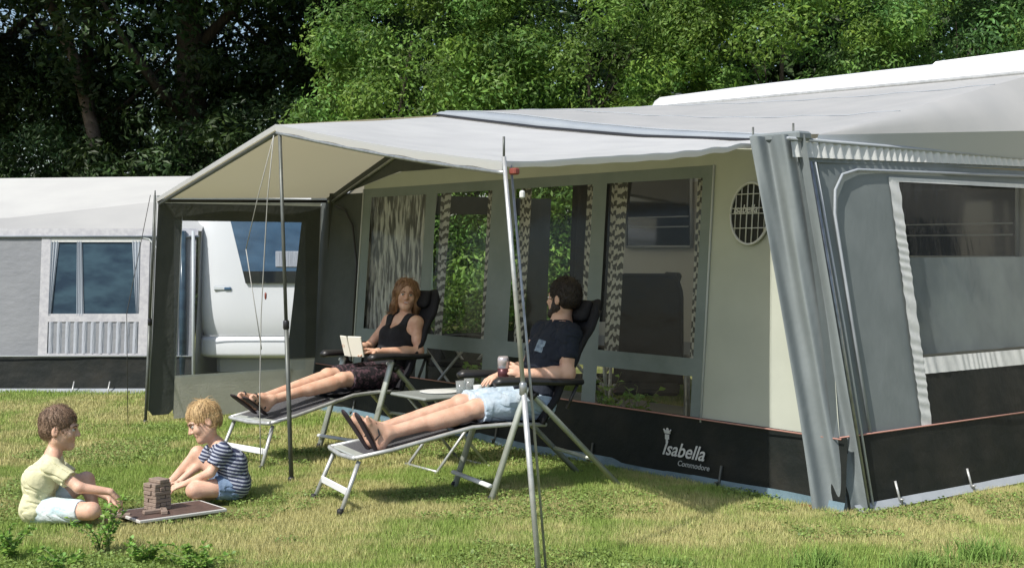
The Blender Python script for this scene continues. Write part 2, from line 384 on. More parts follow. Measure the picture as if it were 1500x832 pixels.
# ------------------------------------------------------------------ ground
def ground_z(x, y):
    return .018*np.sin(x*1.3+.5)*np.sin(y*1.1)+.010*np.sin(x*3.1+y*2.3)
def lawn():
    xs = np.concatenate([np.linspace(-90,-9,14), np.linspace(-8,9,120), np.linspace(10,90,14)])
    ys = np.concatenate([np.linspace(-60,3,12), np.linspace(3.5,16,90), np.linspace(17,120,20)])
    X, Y = np.meshgrid(xs, ys, indexing='ij'); Z = ground_z(X, Y)*np.clip((14-Y)/3, 0, 1)
    V = np.stack([X,Y,Z], -1).reshape(-1,3); nv = len(ys); I = np.arange(len(xs)*nv).reshape(len(xs), nv)
    F = np.stack([I[:-1,:-1], I[1:,:-1], I[1:,1:], I[:-1,1:]], -1).reshape(-1,4)
    m = mat('lawn', (.13,.15,.045), .95, (.27,.25,.11), 1.6, bump=1, bscale=40, spec=.1, ndetail=12, soft=(.38,.62))
    link('lawn', np_mesh('lawn', V, F), m, kind='structure', label='mown sunlit lawn with straw coloured patches')
lawn()

def grass(name, n, box, h0, h1, w, label, keep=None, lean=.6, bright=(1,1,1)):
    x = RNG.uniform(box[0], box[1], n*2); y = RNG.uniform(box[2], box[3], n*2)
    ok = np.abs(x) < .40*y+.25
    if keep is not None: ok &= keep(x, y)
    x, y = x[ok][:n], y[ok][:n]; n = len(x); z = ground_z(x, y)
    patch = (fnoise(np.stack([x*2.1, y*2.1, x*0], -1), 2)+.6*fnoise(np.stack([x*6.3, y*6.3, x*0], -1), 5)+.45*fnoise(np.stack([x*17, y*17, x*0], -1), 9))
    clump = .5+.5*fnoise(np.stack([x*11+3, y*11, x*0], -1), 7)
    h = RNG.uniform(h0, h1, n)*(.75+.5*clump); a = RNG.uniform(0, 6.283, n); b = RNG.uniform(0, 6.283, n); l = RNG.uniform(.1, lean, n)*h
    ww = w*RNG.uniform(.6, 1.4, n)/2
    B = np.stack([x,y,z-.004], -1); side = np.stack([np.cos(a), np.sin(a), a*0], -1)*ww[:,None]
    tip = B + np.stack([np.cos(b)*l, np.sin(b)*l, h], -1)
    V = np.stack([B-side, B+side, tip], 1).reshape(-1,3)
    F = np.arange(n*3).reshape(-1,3)
    dry = np.clip(patch*1.1+.20+RNG.normal(0,.28,n), 0, 1)
    g = np.stack([.72+.0*dry, .95+0*dry, .62+0*dry], -1); s = np.stack([1.36+0*dry, 1.22+0*dry, 1.50+0*dry], -1)
    c = (g*(1-dry[:,None])+s*dry[:,None])*RNG.uniform(.72, 1.25, n)[:,None]*np.array(bright)
    me = np_mesh(name, V, F, False, np.repeat(c, 3, 0)); link(name, me, 'grass_blade', kind='stuff', label=label)
_inside = lambda x, y: ~(((x-1.785)*-.608+(y-7.03)*.794 > -.0)&((x-1.785)*-.608+(y-7.03)*.794 < 5.8)&((x-1.785)*-.794+(y-7.03)*-.608 < 0.0)&((x-1.785)*-.794+(y-7.03)*-.608 > -2.6))
_notboard = lambda x, y: ~((np.abs((x+1.83)*.766+(y-7.13)*.643) < .36)&(np.abs(-(x+1.83)*.643+(y-7.13)*.766) < .16))
grass('grass', 330000, (-3.6,3.6,5.2,8.6), .018, .040, .0050, 'short mown grass covering the near lawn', lambda x,y: _inside(x,y)&_notboard(x,y))
grass('grass', 240000, (-5.6,5.6,8.6,14.2), .020, .042, .0085, 'short grass of the farther lawn by the tents', lambda x,y: _inside(x,y)&~((y>13.0)&(x<-3)))

def clover(n):
    x = RNG.uniform(-3.4,3.4,n*5); y = RNG.uniform(5.3,10.5,n*5); f_ = fnoise(np.stack([x*2.7+5, y*2.7, x*0], -1), 13)+.5*fnoise(np.stack([x*9, y*9, x*0], -1), 4)
    ok = (np.abs(x) < .40*y+.2) & (f_ > .42) & _inside(x,y) & _notboard(x,y); x, y = x[ok][:n], y[ok][:n]; n = len(x)
    P_ = np.stack([x, y, ground_z(x,y)+RNG.uniform(.012,.036,n)], -1); N_ = np.array([0,0,1.])+RNG.normal(0,.4,(n,3)); N_ /= np.linalg.norm(N_,axis=1)[:,None]
    t = np.cross(N_, RNG.normal(size=(n,3))); t /= np.linalg.norm(t,axis=1)[:,None]; b = np.cross(N_, t); sz = RNG.uniform(.005,.0105,n)[:,None]
    V = np.stack([P_-t*sz, P_+b*sz*.8, P_+t*sz, P_-b*sz*.8], 1).reshape(-1,3); c = RNG.uniform(.6,1.4,n)[:,None]*np.array([1.05,1,.9])
    link('clover', np_mesh('clover', V, np.arange(n*4).reshape(-1,4), False, np.repeat(c,4,0)), 'clover_leaf', kind='stuff', label='clover and small leafy weeds growing through the lawn')
clover(42000)
# ------------------------------------------------------------------ awning tent (local axes: s along the front wall, n out of it, z up)
AZ = math.atan2(.794, -.608)
AW = empty('awning_tent', (1.785,7.03,0), AZ, label='large grey and cream caravan awning with clear windows and black skirt', cat='awning tent')
def linesp(lo, hi, cuts, d):
    L = sorted(set([lo, hi]+[c for c in cuts if lo < c < hi])); out = []
    for a, b in zip(L, L[1:]): n = max(1, math.ceil((b-a)/d)); out += [a+(b-a)*i/n for i in range(n)]
    return out+[hi]
def panel(mapf, u0, u1, v0, v1, holes=(), d=.12):
    """sheet on mapf(u,v) with rectangular holes (u0,u1,v0,v1) cut out; v0/v1 may be functions of u"""
    fv0 = v0 if callable(v0) else (lambda u: v0); fv1 = v1 if callable(v1) else (lambda u: v1)
    us = linesp(u0, u1, [h[i] for h in holes for i in (0,1)], d)
    simple = not (callable(v0) or callable(v1))
    vs = linesp(v0, v1, [h[i] for h in holes for i in (2,3)], d) if simple else [i/10 for i in range(11)]
    mb = MB(); P = {}; vsx = []
    for i, u in enumerate(us):
        for j, v in enumerate(vs):
            vv = v if simple else fv0(u)+(fv1(u)-fv0(u))*v
            P[i,j] = len(vsx); vsx.append(mapf(u, vv))
    fs = []
    for i in range(len(us)-1):
        for j in range(len(vs)-1):
            uc, vc = (us[i]+us[i+1])/2, (vs[j]+vs[j+1])/2
            if simple and any(h[0] < uc < h[1] and h[2] < vc < h[3] for h in holes): continue
            fs.append((P[i,j], P[i+1,j], P[i+1,j+1], P[i,j+1]))
    return mb.add(vsx, fs, True)
def FW(off=0, wob=.006):
    return lambda s, z: (s, -.075*z+off+wob*float(fnoise(np.array([s*3.1, z*2.7, s]), 1)), z)
def SW(off=0, wob=.010):
    return lambda m, z: (.16*z-off+wob*float(fnoise(np.array([m*3.3, z*2.2, m*2]), 4)), -m, z)
def interp(pts): xs, ys = zip(*sorted(pts)); return lambda x: float(np.interp(x, xs, ys))
zA = interp([(.30,2.035),(.765,2.045),(1.70,2.132),(2.76,2.266),(3.42,2.364),(4.06,2.46),(4.86,2.21),(5.82,1.87)])
zT = interp([(.30,2.065),(.768,2.093),(1.64,2.185),(2.39,2.286),(3.09,2.395),(3.6,2.462),(4.066,2.50),(4.86,2.24),(5.82,1.89)])
zB = interp([(.30,2.0),(.765,2.0),(2,2.03),(4.66,2.054),(5.2,1.96),(5.76,1.865),(5.82,1.86)])
WIN = [(4.234,5.063),(3.352,4.089),(2.212,3.062),(1.194,2.073)]
def skew(m): return lambda s, z: m(s + (.16*z if s < .35 else 0)*(1-s/.35 if s < .35 else 0), z)
fwc = FW()
panel(lambda s, z: fwc(max(s, .16*z) if s < 1.0 else s, z), .0, 1.10, .40, 1.99).build('front_panel', 'cream_fabric', AW, label='plain cream fabric panel right of the windows')
panel(FW(), 1.10, 5.20, 1.93, zB, d=.15).build('gable_panel', 'cream_fabric', AW)
panel(FW(.0), .3, 1.10, 1.99, zA, d=.15).build('gable_panel', 'cream_fabric', AW)
panel(FW(.004), 1.10, 5.82, zB, zA, d=.15).build('arch_band', 'dark_grey_fabric', AW)
panel(FW(.003,.003), 1.10, 5.20, .40, 1.93, [(a,b,.757,1.855) for a,b in WIN]+[(a,b,.405,.648) for a,b in WIN]).build('window_frame', 'grey_fabric', AW)
panel(FW(.0,.003), 5.20, 6.12, .02, 1.90).build('end_panel', 'dark_grey_fabric', AW)  # shade at the tent end painted in as dark fabric
MB().tube([(5.21,-.02,.3),(5.22,-.08,1.3),(5.30,-.09,1.62),(5.45,-.10,1.76),(5.62,-.105,1.80)], .010, 6).build('piping', 'black_plastic', AW)
for s_ in (5.195, 1.10): MB().tube([(s_,-.028+.006,.38),(s_,-.075*1.93+.008,1.93)], .007, 6).build('piping', 'piping_light', AW)
for k, (a, b) in enumerate(WIN):
    panel(FW(-.010,.004), a-.01, b+.01, .75, 1.865, d=.1).build('window_pane', 'pvc', AW)
    panel(FW(-.010,.004), a-.01, b+.01, .40, .655, d=.1).build('window_pane', 'pvc', AW)
# curtains gathered at the window sides
def curtain(s0, s1, z0, z1, amp, pl, off, m='curtain_zigzag', taper=0):
    nu = max(14, int((s1-s0)/.008)); G = np.zeros((nu+1, 9, 3))
    for i in range(nu+1):
        for j in range(9):
            u, v = i/nu, j/8; z = z0+(z1-z0)*v; s = s0+(s1-s0)*u; s += taper*(1-v)*(u-.5)
            G[i,j] = (s, -.075*z+off+amp*math.sin(u*pl*6.283+2*v*math.sin(u*9)), z)
    MB().sheet(G).build('curtain', m, AW)
curtain(4.20,5.30,.72,1.87,.022,15,-.085,'curtain_gathered',-.25)
curtain(3.98,4.10,.72,1.87,.016,3,-.06,'curtain_sheer',-.02); curtain(3.34,3.47,.72,1.87,.016,4,-.06)
curtain(2.96,3.07,.72,1.87,.016,4,-.06); curtain(2.20,2.33,.72,1.87,.016,4,-.06)
curtain(1.94,2.08,.72,1.87,.018,4,-.06); curtain(1.185,1.285,.72,1.87,.016,3,-.06)
MB().sheet(quadgrid((2.48,-.55,.9),(2.98,-.55,.9),(2.98,-.6,1.95),(2.42,-.6,1.95),20,4,lambda u,v: A3(-.10*v*(1-u),.03*math.sin(u*25),0))).build('curtain', 'black_cloth', AW, label='dark drape hanging inside the tent')
# skirt, mud flap, pegs
panel(FW(.008,.012), .0, 5.83, .055, .408, d=.14).build('skirt', 'skirt_fabric', AW, label='black front skirt of the awning')
MB().sheet(quadgrid((0,.03,.004+.012),(5.8,.05,.02),(5.8,.012,.075),(0,.012,.068),60,2,lambda u,v: A3(0,.006*math.sin(u*60)+.012*math.sin(u*17),.006*math.sin(u*23)))).build('mud_flap', 'blue_strip', AW, label='pale blue groundsheet strip along the foot of the front wall')
MB().tube([(.02,.02,.405),(5.8,-.012,.412)], .005, 6).build('piping', 'piping_red', AW)
for s_ in (.90,2.05,3.1,4.1,5.1):
    MB().tube([(s_,.01,.15),(s_,.03,.05),(s_,.045,.0)], .008, 6).lathe((s_,.05,-.02),[(.006,0),(.006,.07),(.014,.072),(.014,.08)],8).build('peg', 'pole_dark', AW)
# side wall
WM0, WM1, WZ0, WZ1 = .83, 2.42, .79, 1.82
panel(SW(0), -.02, 2.62, .40, 1.93, [(WM0,WM1,WZ0,WZ1)]).build('side_panel', 'side_fabric', AW, label='grey side wall panel round the large window')
panel(SW(.006,.004), -.02, 2.62, lambda m: 1.90+.02*m, lambda m: 1.975+.018*m, d=.08).build('eave_band', 'side_fabric', AW)
panel(lambda m, z: (.16*z-.018-.007*math.sin(m*95+2.5*math.sin(m*7)+12*(z-1.96)), -m, z), -.10, 2.62, lambda m: 1.925+.015*m, lambda m: 2.012-.002*m, d=.009).build('ruffle_trim', 'trim_white', AW)
MB().tube([(.16*2.02-.02,.12,2.025),(.16*2.0-.02,-2.62,2.012)], .011, 6).build('eave_piping', 'strip_fabric', AW)
panel(lambda m, z: (.16*z-.014-.0022*math.sin(z*95+5*math.sin(z*9)+20*(m-WM0))-.002*math.sin(z*41+m*60), -m, z), WM0-.09, WM0+.005, .41, WZ1+.02, d=.009).build('window_trim', 'trim_white', AW)
panel(lambda m, z: (.16*z-.014-.0028*math.sin(m*100+5*math.sin(m*9)+15*z)-.002*math.sin(m*43), -m, z), WM0+.006, 2.6, .70, WZ0+.004, d=.009).build('window_trim', 'trim_white', AW)
panel(SW(.010,.004), WM0-.085, 2.6, WZ1-.004, WZ1+.022, d=.06).build('window_trim', 'trim_white', AW)
panel(SW(.009,.010), WM0+.006, 2.6, .415, .699, d=.1).build('lower_panel', 'skirt_fabric', AW, label='dark panel under the side window')
panel(SW(-.006,.016), WM0-.01, WM1+.01, WZ0-.01, WZ1+.01, d=.07).build('window_pane', 'pvc_side', AW)
panel(lambda m, z: (.16*z+.07+.006*math.sin(m*26+z*21)+.006*math.sin(m*13+z*9+1), -m, z), .86, 2.55, .80, 1.37, d=.03).build('curtain', mat('inner_sheer', (.44,.46,.46), .8, (.30,.32,.33), 3, nstretch=(1,1,.8), transl=.3), AW)
panel(SW(.016,.014), .02, 2.62, .03, .412, d=.12).build('skirt', 'skirt_fabric', AW, label='black side skirt of the awning')
MB().tube([(.16*.41-.022,-.0,.41),(.16*.41-.022,-2.62,.415)], .005, 6).build('piping', 'piping_red', AW)
MB().sheet(quadgrid((-.05,-.05,.012),(-.05,-2.6,.012),(-.012,-2.6,.05),(-.012,-.05,.05),20,1)).build('mud_flap', 'strip_fabric', AW)
for m_ in (.42,1.1,1.85,2.5):
    MB().tube([(.0,-m_,.14),(-.035,-m_,.03)], .007, 6).lathe((-.045,-m_,-.02),[(.006,0),(.006,.06),(.013,.062),(.013,.07)],8).build('peg', 'alu', AW)
# corner: piping arch, frame pole and gathered drape
def sw(m, z, o=.02): return (.16*z-o, -m, z)
for dm, r, mm in ((.0,.013,'piping_light'),(.045,.007,'piping_light')):
    MB().tube([sw(.15+dm,.0,.03), sw(.10+dm,1.0,.03), sw(.03+dm,1.90,.03)], r, 6).build('corner_pole', 'pole_grey' if dm == 0 else mm, AW)
MB().tube([sw(.26,.42),sw(.22,1.2),sw(.20,1.62),sw(.23,1.75),sw(.31,1.84),sw(.45,1.872),sw(2.6,1.90)], .009, 6).build('piping', 'strip_fabric', AW)
def drape():
    nu, nv = 90, 26; G = np.zeros((nu+1, nv+1, 3))
    for i in range(nu+1):
        for j in range(nv+1):
            u, v = i/nu, j/nv; z = .02+2.03*v                      # u 0 = left edge
            l = A3(.17+.43*v**1.15, .07+.02*v, z); r = A3(.16*z-.045, -.13+.13*v, z)
            q = l*(1-u)+r*u; am = .013+.012*v
            wv = math.sin(u*1.9*6.283+1.0*math.sin(v*3.2)+.8)*am*1.9 + .006*math.sin(u*27+v*3)*(.4+v) + .006*math.sin(v*17+u*9)*math.exp(-((v-.3)/.25)**2)+.010*math.sin(v*30+u*6)*math.exp(-(v/.12)**2)
            q += A3(-.6,.8,0)*(wv+.035); q[2] += .012*math.sin(u*20)*(1-v); G[i,j] = q
    MB().sheet(G).build('corner_drape', 'drape_fabric', AW, label='gathered grey corner curtain hanging to the ground')
drape()
MB().box((.46,.0,2.045),(.36,.12,.05),bev=.012).build('drape_header', 'drape_fabric', AW)
for s_, n_ in ((.635,.03),(.34,.03)): MB().tube([(s_,n_,2.0),(s_,n_,2.115)], .006, 6).build('pole_spike', 'pole_dark', AW)
for q_ in ((.18,.03,-.01),(.02,-.16,-.01)): MB().lathe(q_,[(.03,0),(.035,.03),(.02,.05)],10).build('foot_plate', 'black_plastic', AW)
MB().box((.22,.06,.02),(.09,.04,.025),bev=.01).build('tensioner', 'red_plastic', AW)
# vent
vb = MB(); cs, cz, rs, rz = .784, 1.628, .152, .180; N = 40
FWp = lambda s, z, off: (s, -.075*z+off, z)
vb.add([FWp(cs,cz,.012)]+[FWp(cs+rs*math.cos(t*2*math.pi/N), cz+rz*math.sin(t*2*math.pi/N), .012) for t in range(N)], [(0,1+(t+1)%N,1+t) for t in range(N)])
ve = vb.build('vent', 'grille_dark', AW, label='oval mesh vent with white grid')
MB().tube([FWp(cs+rs*math.cos(t*2*math.pi/N), cz+rz*math.sin(t*2*math.pi/N), .016) for t in range(N+1)], .0075, 6).build('rim', 'trim_white', ve)
for dx in (-.115,-.07,-.022,.022,.07,.112):
    hh = rz*math.sqrt(1-(dx/rs)**2); MB().tube([FWp(cs+dx,cz-hh,.016),FWp(cs+dx,cz+hh,.016)], .0030 if abs(dx) != .022 else .0042, 5).build('grid_bar', 'trim_white', ve)
for dz in (-.085,.0,.032,.115):
    hh = rs*math.sqrt(1-(dz/rz)**2); MB().tube([FWp(cs-hh,cz+dz,.017),FWp(cs+hh,cz+dz,.017)], .0032, 5).build('grid_bar', 'trim_white', ve)
def text_mesh(txt, size, shear=0, ext=.0008):
    c = bpy.data.curves.new('lettering', 'FONT'); c.body = txt; c.size = size; c.shear = shear; c.extrude = ext; c.offset = size*.012
    o = bpy.data.objects.new('lettering', c); COL.objects.link(o); bpy.context.view_layer.update()
    me = bpy.data.meshes.new_from_object(o.evaluated_get(bpy.context.evaluated_depsgraph_get())); bpy.data.objects.remove(o); return me
def put_text(name, txt, size, m, parent, s0, z0, shear=0, off=.02, xs=1, rot=0):
    me = text_mesh(txt, size, shear)
    for v in me.vertices:
        x, y = v.co.x*xs, v.co.y; x, y = x*math.cos(rot)-y*math.sin(rot), x*math.sin(rot)+y*math.cos(rot)
        z = z0+y; v.co = Vector((s0-x, -.075*z+off+v.co.z, z))
    return link(name, me, m, parent)
put_text('lettering', 'Isabella', .068, 'trim_white', ve, cs+.125, cz+.005, .25, .022, .95)
# printed emblem and name on the skirt
put_text('lettering', 'Isabella', .118, 'trim_white', AW, 1.395, .160, .35, .030, 1.05)
put_text('lettering', 'Commodore', .046, mat('print_pale', (.35,.37,.37), .7), AW, 1.255, .107, .2, .030, 1.1)
eb = MB()
for (x, z, w_, h_) in ((1.355,.268,.034,.030),(1.355,.298,.050,.020),(1.355,.244,.016,.026)): eb.box((x,.030-.075*z,z),(w_,.003,h_))
eb.lathe((1.355,.030-.075*.32,.312),[(.001,0),(.012,.0012),(.012,.002),(.001,.003)],10,(0,1,0))
eb.tube([(1.355+.022,.009,.296),(1.355+.030,.008,.315)], .005,5).tube([(1.355-.022,.009,.296),(1.355-.030,.008,.315)], .005,5)
eb.build('emblem', 'trim_white', AW)
# roof of the awning
RB = interp([(0,2.625),(.5,2.66),(1,2.70)])
def roof_pt(t, v):
    f_ = A3(.34+(4.066-.34)*t, -.19, zT(.34+(4.066-.34)*t)); b_ = A3(.46+(4.24-.46)*t, -2.60, 2.615+.085*t)
    q = f_*(1-v)+b_*v; q[2] += -.045*math.sin(math.pi*v)*math.sin(math.pi*min(1,t*1.1))*.7+.006*math.sin(t*40)*math.sin(math.pi*v); return q
rt = MB(); rt.sheet(np.array([[roof_pt(i/40, j/14) for j in range(15)] for i in range(41)]), flip=True)
rt.build('roof', 'roof_fabric', AW, label='pale grey main roof sheet')
lf = lambda t, v: (A3(4.066+(5.83-4.066)*t, -.19, zT(4.066+(5.83-4.066)*t)-.07*t-.02)*(1-v)+A3(4.24+(5.83-4.24)*t, -2.6, 2.70-.55*t)*v)
MB().sheet(np.array([[lf(i/12, j/10) for j in range(11)] for i in range(13)]), flip=True).build('roof', 'roof_fabric', AW, label='left slope of the awning roof')
hp = lambda t, v: roof_pt(0,t)*(1-v)+A3(.33-.18*t, -.17-2.43*t, 2.06+.15*t)*v+A3(-.02,0,.03)*math.sin(math.pi*v)*math.sin(math.pi*t)
MB().sheet(np.array([[hp(i/16, j/4) for j in range(5)] for i in range(17)]), flip=True).build('roof', 'roof_fabric', AW, label='narrow hip sheet at the corner')
gp = lambda t, v: A3(.33-.18*t, -.17-2.43*t, 2.06+.15*t)*(1-v)+A3(.315-.03*t, -.13-2.47*t, 2.0+.01*t)*v
MB().sheet(np.array([[gp(i/16, j/2) for j in range(3)] for i in range(17)])).build('gable_panel', 'gable_fabric', AW, label='low pale gable strip over the side wall')
for v_ in (.33,.78): MB().tube([roof_pt(t/20, v_)+A3(0,0,.003) for t in range(21)], .0035, 5).build('roof_seam', 'strip_fabric', AW)
# scalloped front edge strip of the roof
def strip_pt(s, v):
    top = A3(s, -.195, zT(s)); bot = A3(s, -.115, zA(s)+.012); mid = (top+bot)/2+A3(0,.045,.02)
    return top*(1-v)**2+2*mid*v*(1-v)+bot*v*v
MB().sheet(np.array([[strip_pt(.62+(4.10-.62)*i/60, j/6) for j in range(7)] for i in range(61)])).build('roof_edge_strip', mat('edge_strip', (.30,.33,.355), .6, (.26,.29,.32), 4, bump=.2, bscale=8), AW, label='curved grey roof edge over the sun canopy')
MB().tube([A3(0,.025,.0)+strip_pt(.62+(4.10-.62)*i/60, 1) for i in range(61)], .011, 6).build('piping', 'black_plastic', AW)
MB().tube([strip_pt(.62+(4.10-.62)*i/60, 0)+A3(0,0,.004) for i in range(61)], .005, 6).build('piping', 'strip_fabric', AW)
# left side wall with a window (seen through the front panes)
def LS(off=0): return lambda m, z: (5.83-.06*z+off, -m, z)
panel(LS(), .1, 2.62, .02, 1.92, [(1.12,2.35,.62,1.75)]).build('side_panel', 'dark_grey_fabric', AW, label='far left side wall of the awning')
panel(LS(.012), 1.10, 2.37, .60, 1.77, d=.2).build('window_pane', 'pvc', AW)
# inside frame poles
for p in (((.36,-.14,2.02),(.5,-2.5,2.56)),((4.06,-.16,2.40),(4.22,-2.5,2.62)),((5.75,-.1,1.84),(5.75,-2.5,2.1)),((5.7,-.12,1.84),(4.06,-.17,2.40)),((4.06,-.17,2.40),(.36,-.16,2.0)),((3.2,-.12,0),(3.2,-.19,2.3)),((1.15,-.08,0),(1.15,-.17,2.08))):
    MB().tube(p, .014, 6).build('frame_pole', 'pole_grey', AW)
MB().sheet(quadgrid((.05,-.08,.006),(5.75,-.08,.006),(5.75,-2.58,.006),(.05,-2.58,.006),20,10,lambda u,v: A3(0,0,.004*math.sin(u*40+v*9)+.03))).build('groundsheet', 'soil_floor', AW)

# ------------------------------------------------------------------ sun canopy in front
CN = empty('sun_canopy', (1.785,7.03,0), AZ, label='pale sun canopy on poles pitched in front of the awning', cat='canopy')
def toL(p):
    q = np.asarray(p,float)-A3(1.785,7.03,0); return A3(q[0]*-.608+q[1]*.794, q[0]*-.794+q[1]*-.608, q[2])
P1, P2, P3 = toL((-2.90,10.78,1.835)), toL((-1.455,8.16,2.19)), toL((-.036,5.87,1.81))
BL, BP, BR = A3(5.83,-.165,1.875), A3(4.07,-.20,2.475), A3(.66,-.08,2.035)
def back(t):      # back edge follows the arch: t 0 at the right corner, 1 at the peak
    s = BR[0]+(BP[0]-BR[0])*t; return A3(s, -.10-.10*t, zA(s)+.006)
def cr(t, v):     # right slope: t 0 at P3 side .. 1 at the ridge, v 0 front .. 1 back
    f_ = P3*(1-t)+P2*t; f_ = f_+A3(0,-.10,-.015)*math.sin(math.pi*t); b_ = back(t); q = f_*(1-v)+b_*v
    q = q + A3(0,0,-.055)*math.sin(math.pi*v)*math.sin(math.pi*t)
    q[2] += -.020*math.sin(math.pi*v)*(1-t)**3 - .012*math.sin(math.pi*t)*(1-v)
    for tt, vv, s_ in ((t,v,.014),(t,1-v,.012),(1-t,v,.008)):
        rr = math.hypot(tt, vv); q[2] += s_*math.exp(-rr*4.5)*math.sin(math.atan2(vv+1e-6, tt+1e-6)*15)*min(1, rr*9)
    q[2] += .005*math.sin(t*26+v*7)*math.sin(math.pi*v)+.012*math.sin(v*52)*max(0,1-t*14)*v**2*.6
    return q
def cl(t, v):     # left slope: t 0 at the ridge .. 1 at P1
    f_ = P2*(1-t)+P1*t; b_ = BP*(1-t)+BL*t; q = f_*(1-v)+b_*v
    q = q+A3(0,0,-.03)*math.sin(math.pi*v)*math.sin(math.pi*t); return q
MB().sheet(np.array([[cr(i/50, j/50) for j in range(51)] for i in range(51)]), flip=True).build('canopy_sheet', 'canopy_fabric', CN, label='right slope of the canopy roof')
MB().sheet(np.array([[cl(i/20, j/20) for j in range(21)] for i in range(21)]), flip=True).build('canopy_sheet', 'canopy_fabric', CN, label='left slope of the canopy roof seen from below')
def hem(fn, n, drop, name='hem', m='hem_fabric', nf=.01):
    G = np.zeros((n+1, 3, 3))
    for i in range(n+1):
        for j, d in enumerate((0,.5,1)): G[i,j] = fn(i/n)+A3(0,nf,-drop(i/n)*d+.002)
    MB().sheet(G).build(name, m, CN)
hem(lambda t: cr(t,0), 50, lambda t: .042+.003*math.sin(t*40))
hem(lambda t: cl(t,0), 30, lambda t: .035)
hem(lambda v: cr(0,v)+A3(-.012,0,0), 60, lambda v: .024+.012*math.sin(math.pi*min(1,v*1.0))+.002*math.sin(v*50))
MB().tube([cr(t/30,0)+A3(0,.0,-.05) for t in range(31)], .012, 6).build('edge_pole', 'pole_grey', CN)
MB().tube([cl(t/10,.01)+A3(0,0,-.045) for t in range(11)], .014, 6).build('edge_pole', 'pole_dark', CN)
MB().tube([P1+A3(0,0,-.02), BL+A3(0,0,-.03)], .014, 6).build('edge_pole', 'black_plastic', CN)
MB().tube([P2+A3(0,0,-.05), BP+A3(0,0,-.09)], .012, 6).build('ridge_pole', 'pole_dark', CN)
def post(top, base, r, m, name='post', spike=.12, clamp=None):
    top, base = toL(top), toL(base); mb = MB(); mid = top*.45+base*.55
    mb.tube([base, mid], r, 10).tube([mid-(mid-top)*.0, top], r*.8, 10); o = mb.build(name, m, CN)
    if spike: MB().tube([top, top+A3(0,0,spike)], .006, 6).build('spike', 'pole_dark', o)
    MB().lathe(mid-A3(0,0,.04), [(r*1.05,0),(r*1.35,.004),(r*1.35,.05),(r*1.05,.056)], 10).build('clamp', 'black_plastic' if clamp is None else clamp, o)
    MB().lathe(base+A3(0,0,-.02), [(r*.8,0),(r*1.6,.03),(r*1.6,.04),(r,.05)], 10).build('foot', 'black_plastic', o)
post((-2.92,10.78,1.86), (-2.99,10.747,0), .013, 'pole_dark', spike=.04)
post((-1.435,8.14,2.15), (-1.349,8.061,0), .014, 'pole_dark', spike=0)
post((-.036,5.86,1.83), (.118,5.66,0), .0125, 'alu', spike=.09, clamp='pole_grey')
MB().tube([toL((-.006,5.90,1.80)), toL((.075,5.80,.9)), toL((.150,5.70,0))], .006, 8).build('post', 'pole_grey', CN, label='thin second tube beside the front post')
MB().box(toL((.01,5.86,1.765)), (.05,.03,.03), bev=.006).build('bracket', 'red_plastic', CN)
MB().box(toL((.045,5.80,1.66)), (.025,.02,.035), bev=.006).build('bracket', 'trim_white', CN)
# canopy side wall (left) with its big clear window
pa, pb = toL((-2.99,10.747,0)), A3(5.85,-.06,0); PL_ = np.linalg.norm((pb-pa)[:2]); pd = (pb-pa)/PL_
def CSW(off=0, wob=.006):
    pn = A3(-pd[1], pd[0], 0)
    return lambda a, z: tuple(pa+pd*a+A3(0,0,z)+pn*(off+wob*float(fnoise(np.array([a*4, z*3, 1.]), 2))))
def slant(p0, p1, q0, q1, z0, z1, n=8, off=0):   # strip between two slanting edges a(z)
    fp = CSW(off); return np.array([[fp((p0+(p1-p0)*j/n)*(1-i/2)+(q0+(q1-q0)*j/n)*(i/2), z0+(z1-z0)*j/n) for j in range(n+1)] for i in range(3)])
sw0 = MB().sheet(slant(.03,.11,.24,.32,.10,1.80)).sheet(np.array([[CSW()(a,z) for a,z in ((.06,.06),(.03,.10))],[CSW()(a,z) for a,z in ((.20,.06),(.24,.10))]])).build('side_curtain', 'dark_grey_fabric', CN, label='dark curtain strip beside the outer pole')
panel(CSW(), .32, 1.468, 1.655, 1.80).build('side_wall', 'dark_grey_fabric', CN)
panel(CSW(.0), .10, 1.62, 1.80, 1.86).build('side_wall', 'cream_fabric', CN, label='cream top band of the canopy side wall')
MB().sheet(slant(1.28,1.448,1.56,1.62,.45,1.80)).build('side_wall', 'dark_grey_fabric', CN)
MB().sheet(slant(.24,.25,1.25,1.35,.02,.375,off=-.004)).sheet(slant(1.20,1.29,1.50,1.56,.02,.46,off=-.002)).build('side_wall', mat('mud_wall', (.62,.61,.54), .8, (.55,.54,.47), 6, bump=.2, transl=.4), CN, label='olive grey lower band of the canopy side wall')
panel(CSW(-.012,.004), .24, 1.46, .36, 1.66, d=.1).build('window_pane', clear_mat('pvc_haze', (.93,.96,1), .05, .12, .3, (.7,.74,.8)), CN)
for a0, a1, z0, z1 in ((.245,.325,.06,1.80),(1.345,1.455,.40,1.80),(1.555,1.63,.45,1.82)):
    MB().tube([CSW(.012)(a0,z0), CSW(.012)(a1,z1)], .006, 6).build('piping', 'piping_light', CN)
MB().tube([CSW(.012)(.03,.1), CSW(.012)(.095,1.8)], .010, 6).build('piping', 'piping_light', CN)
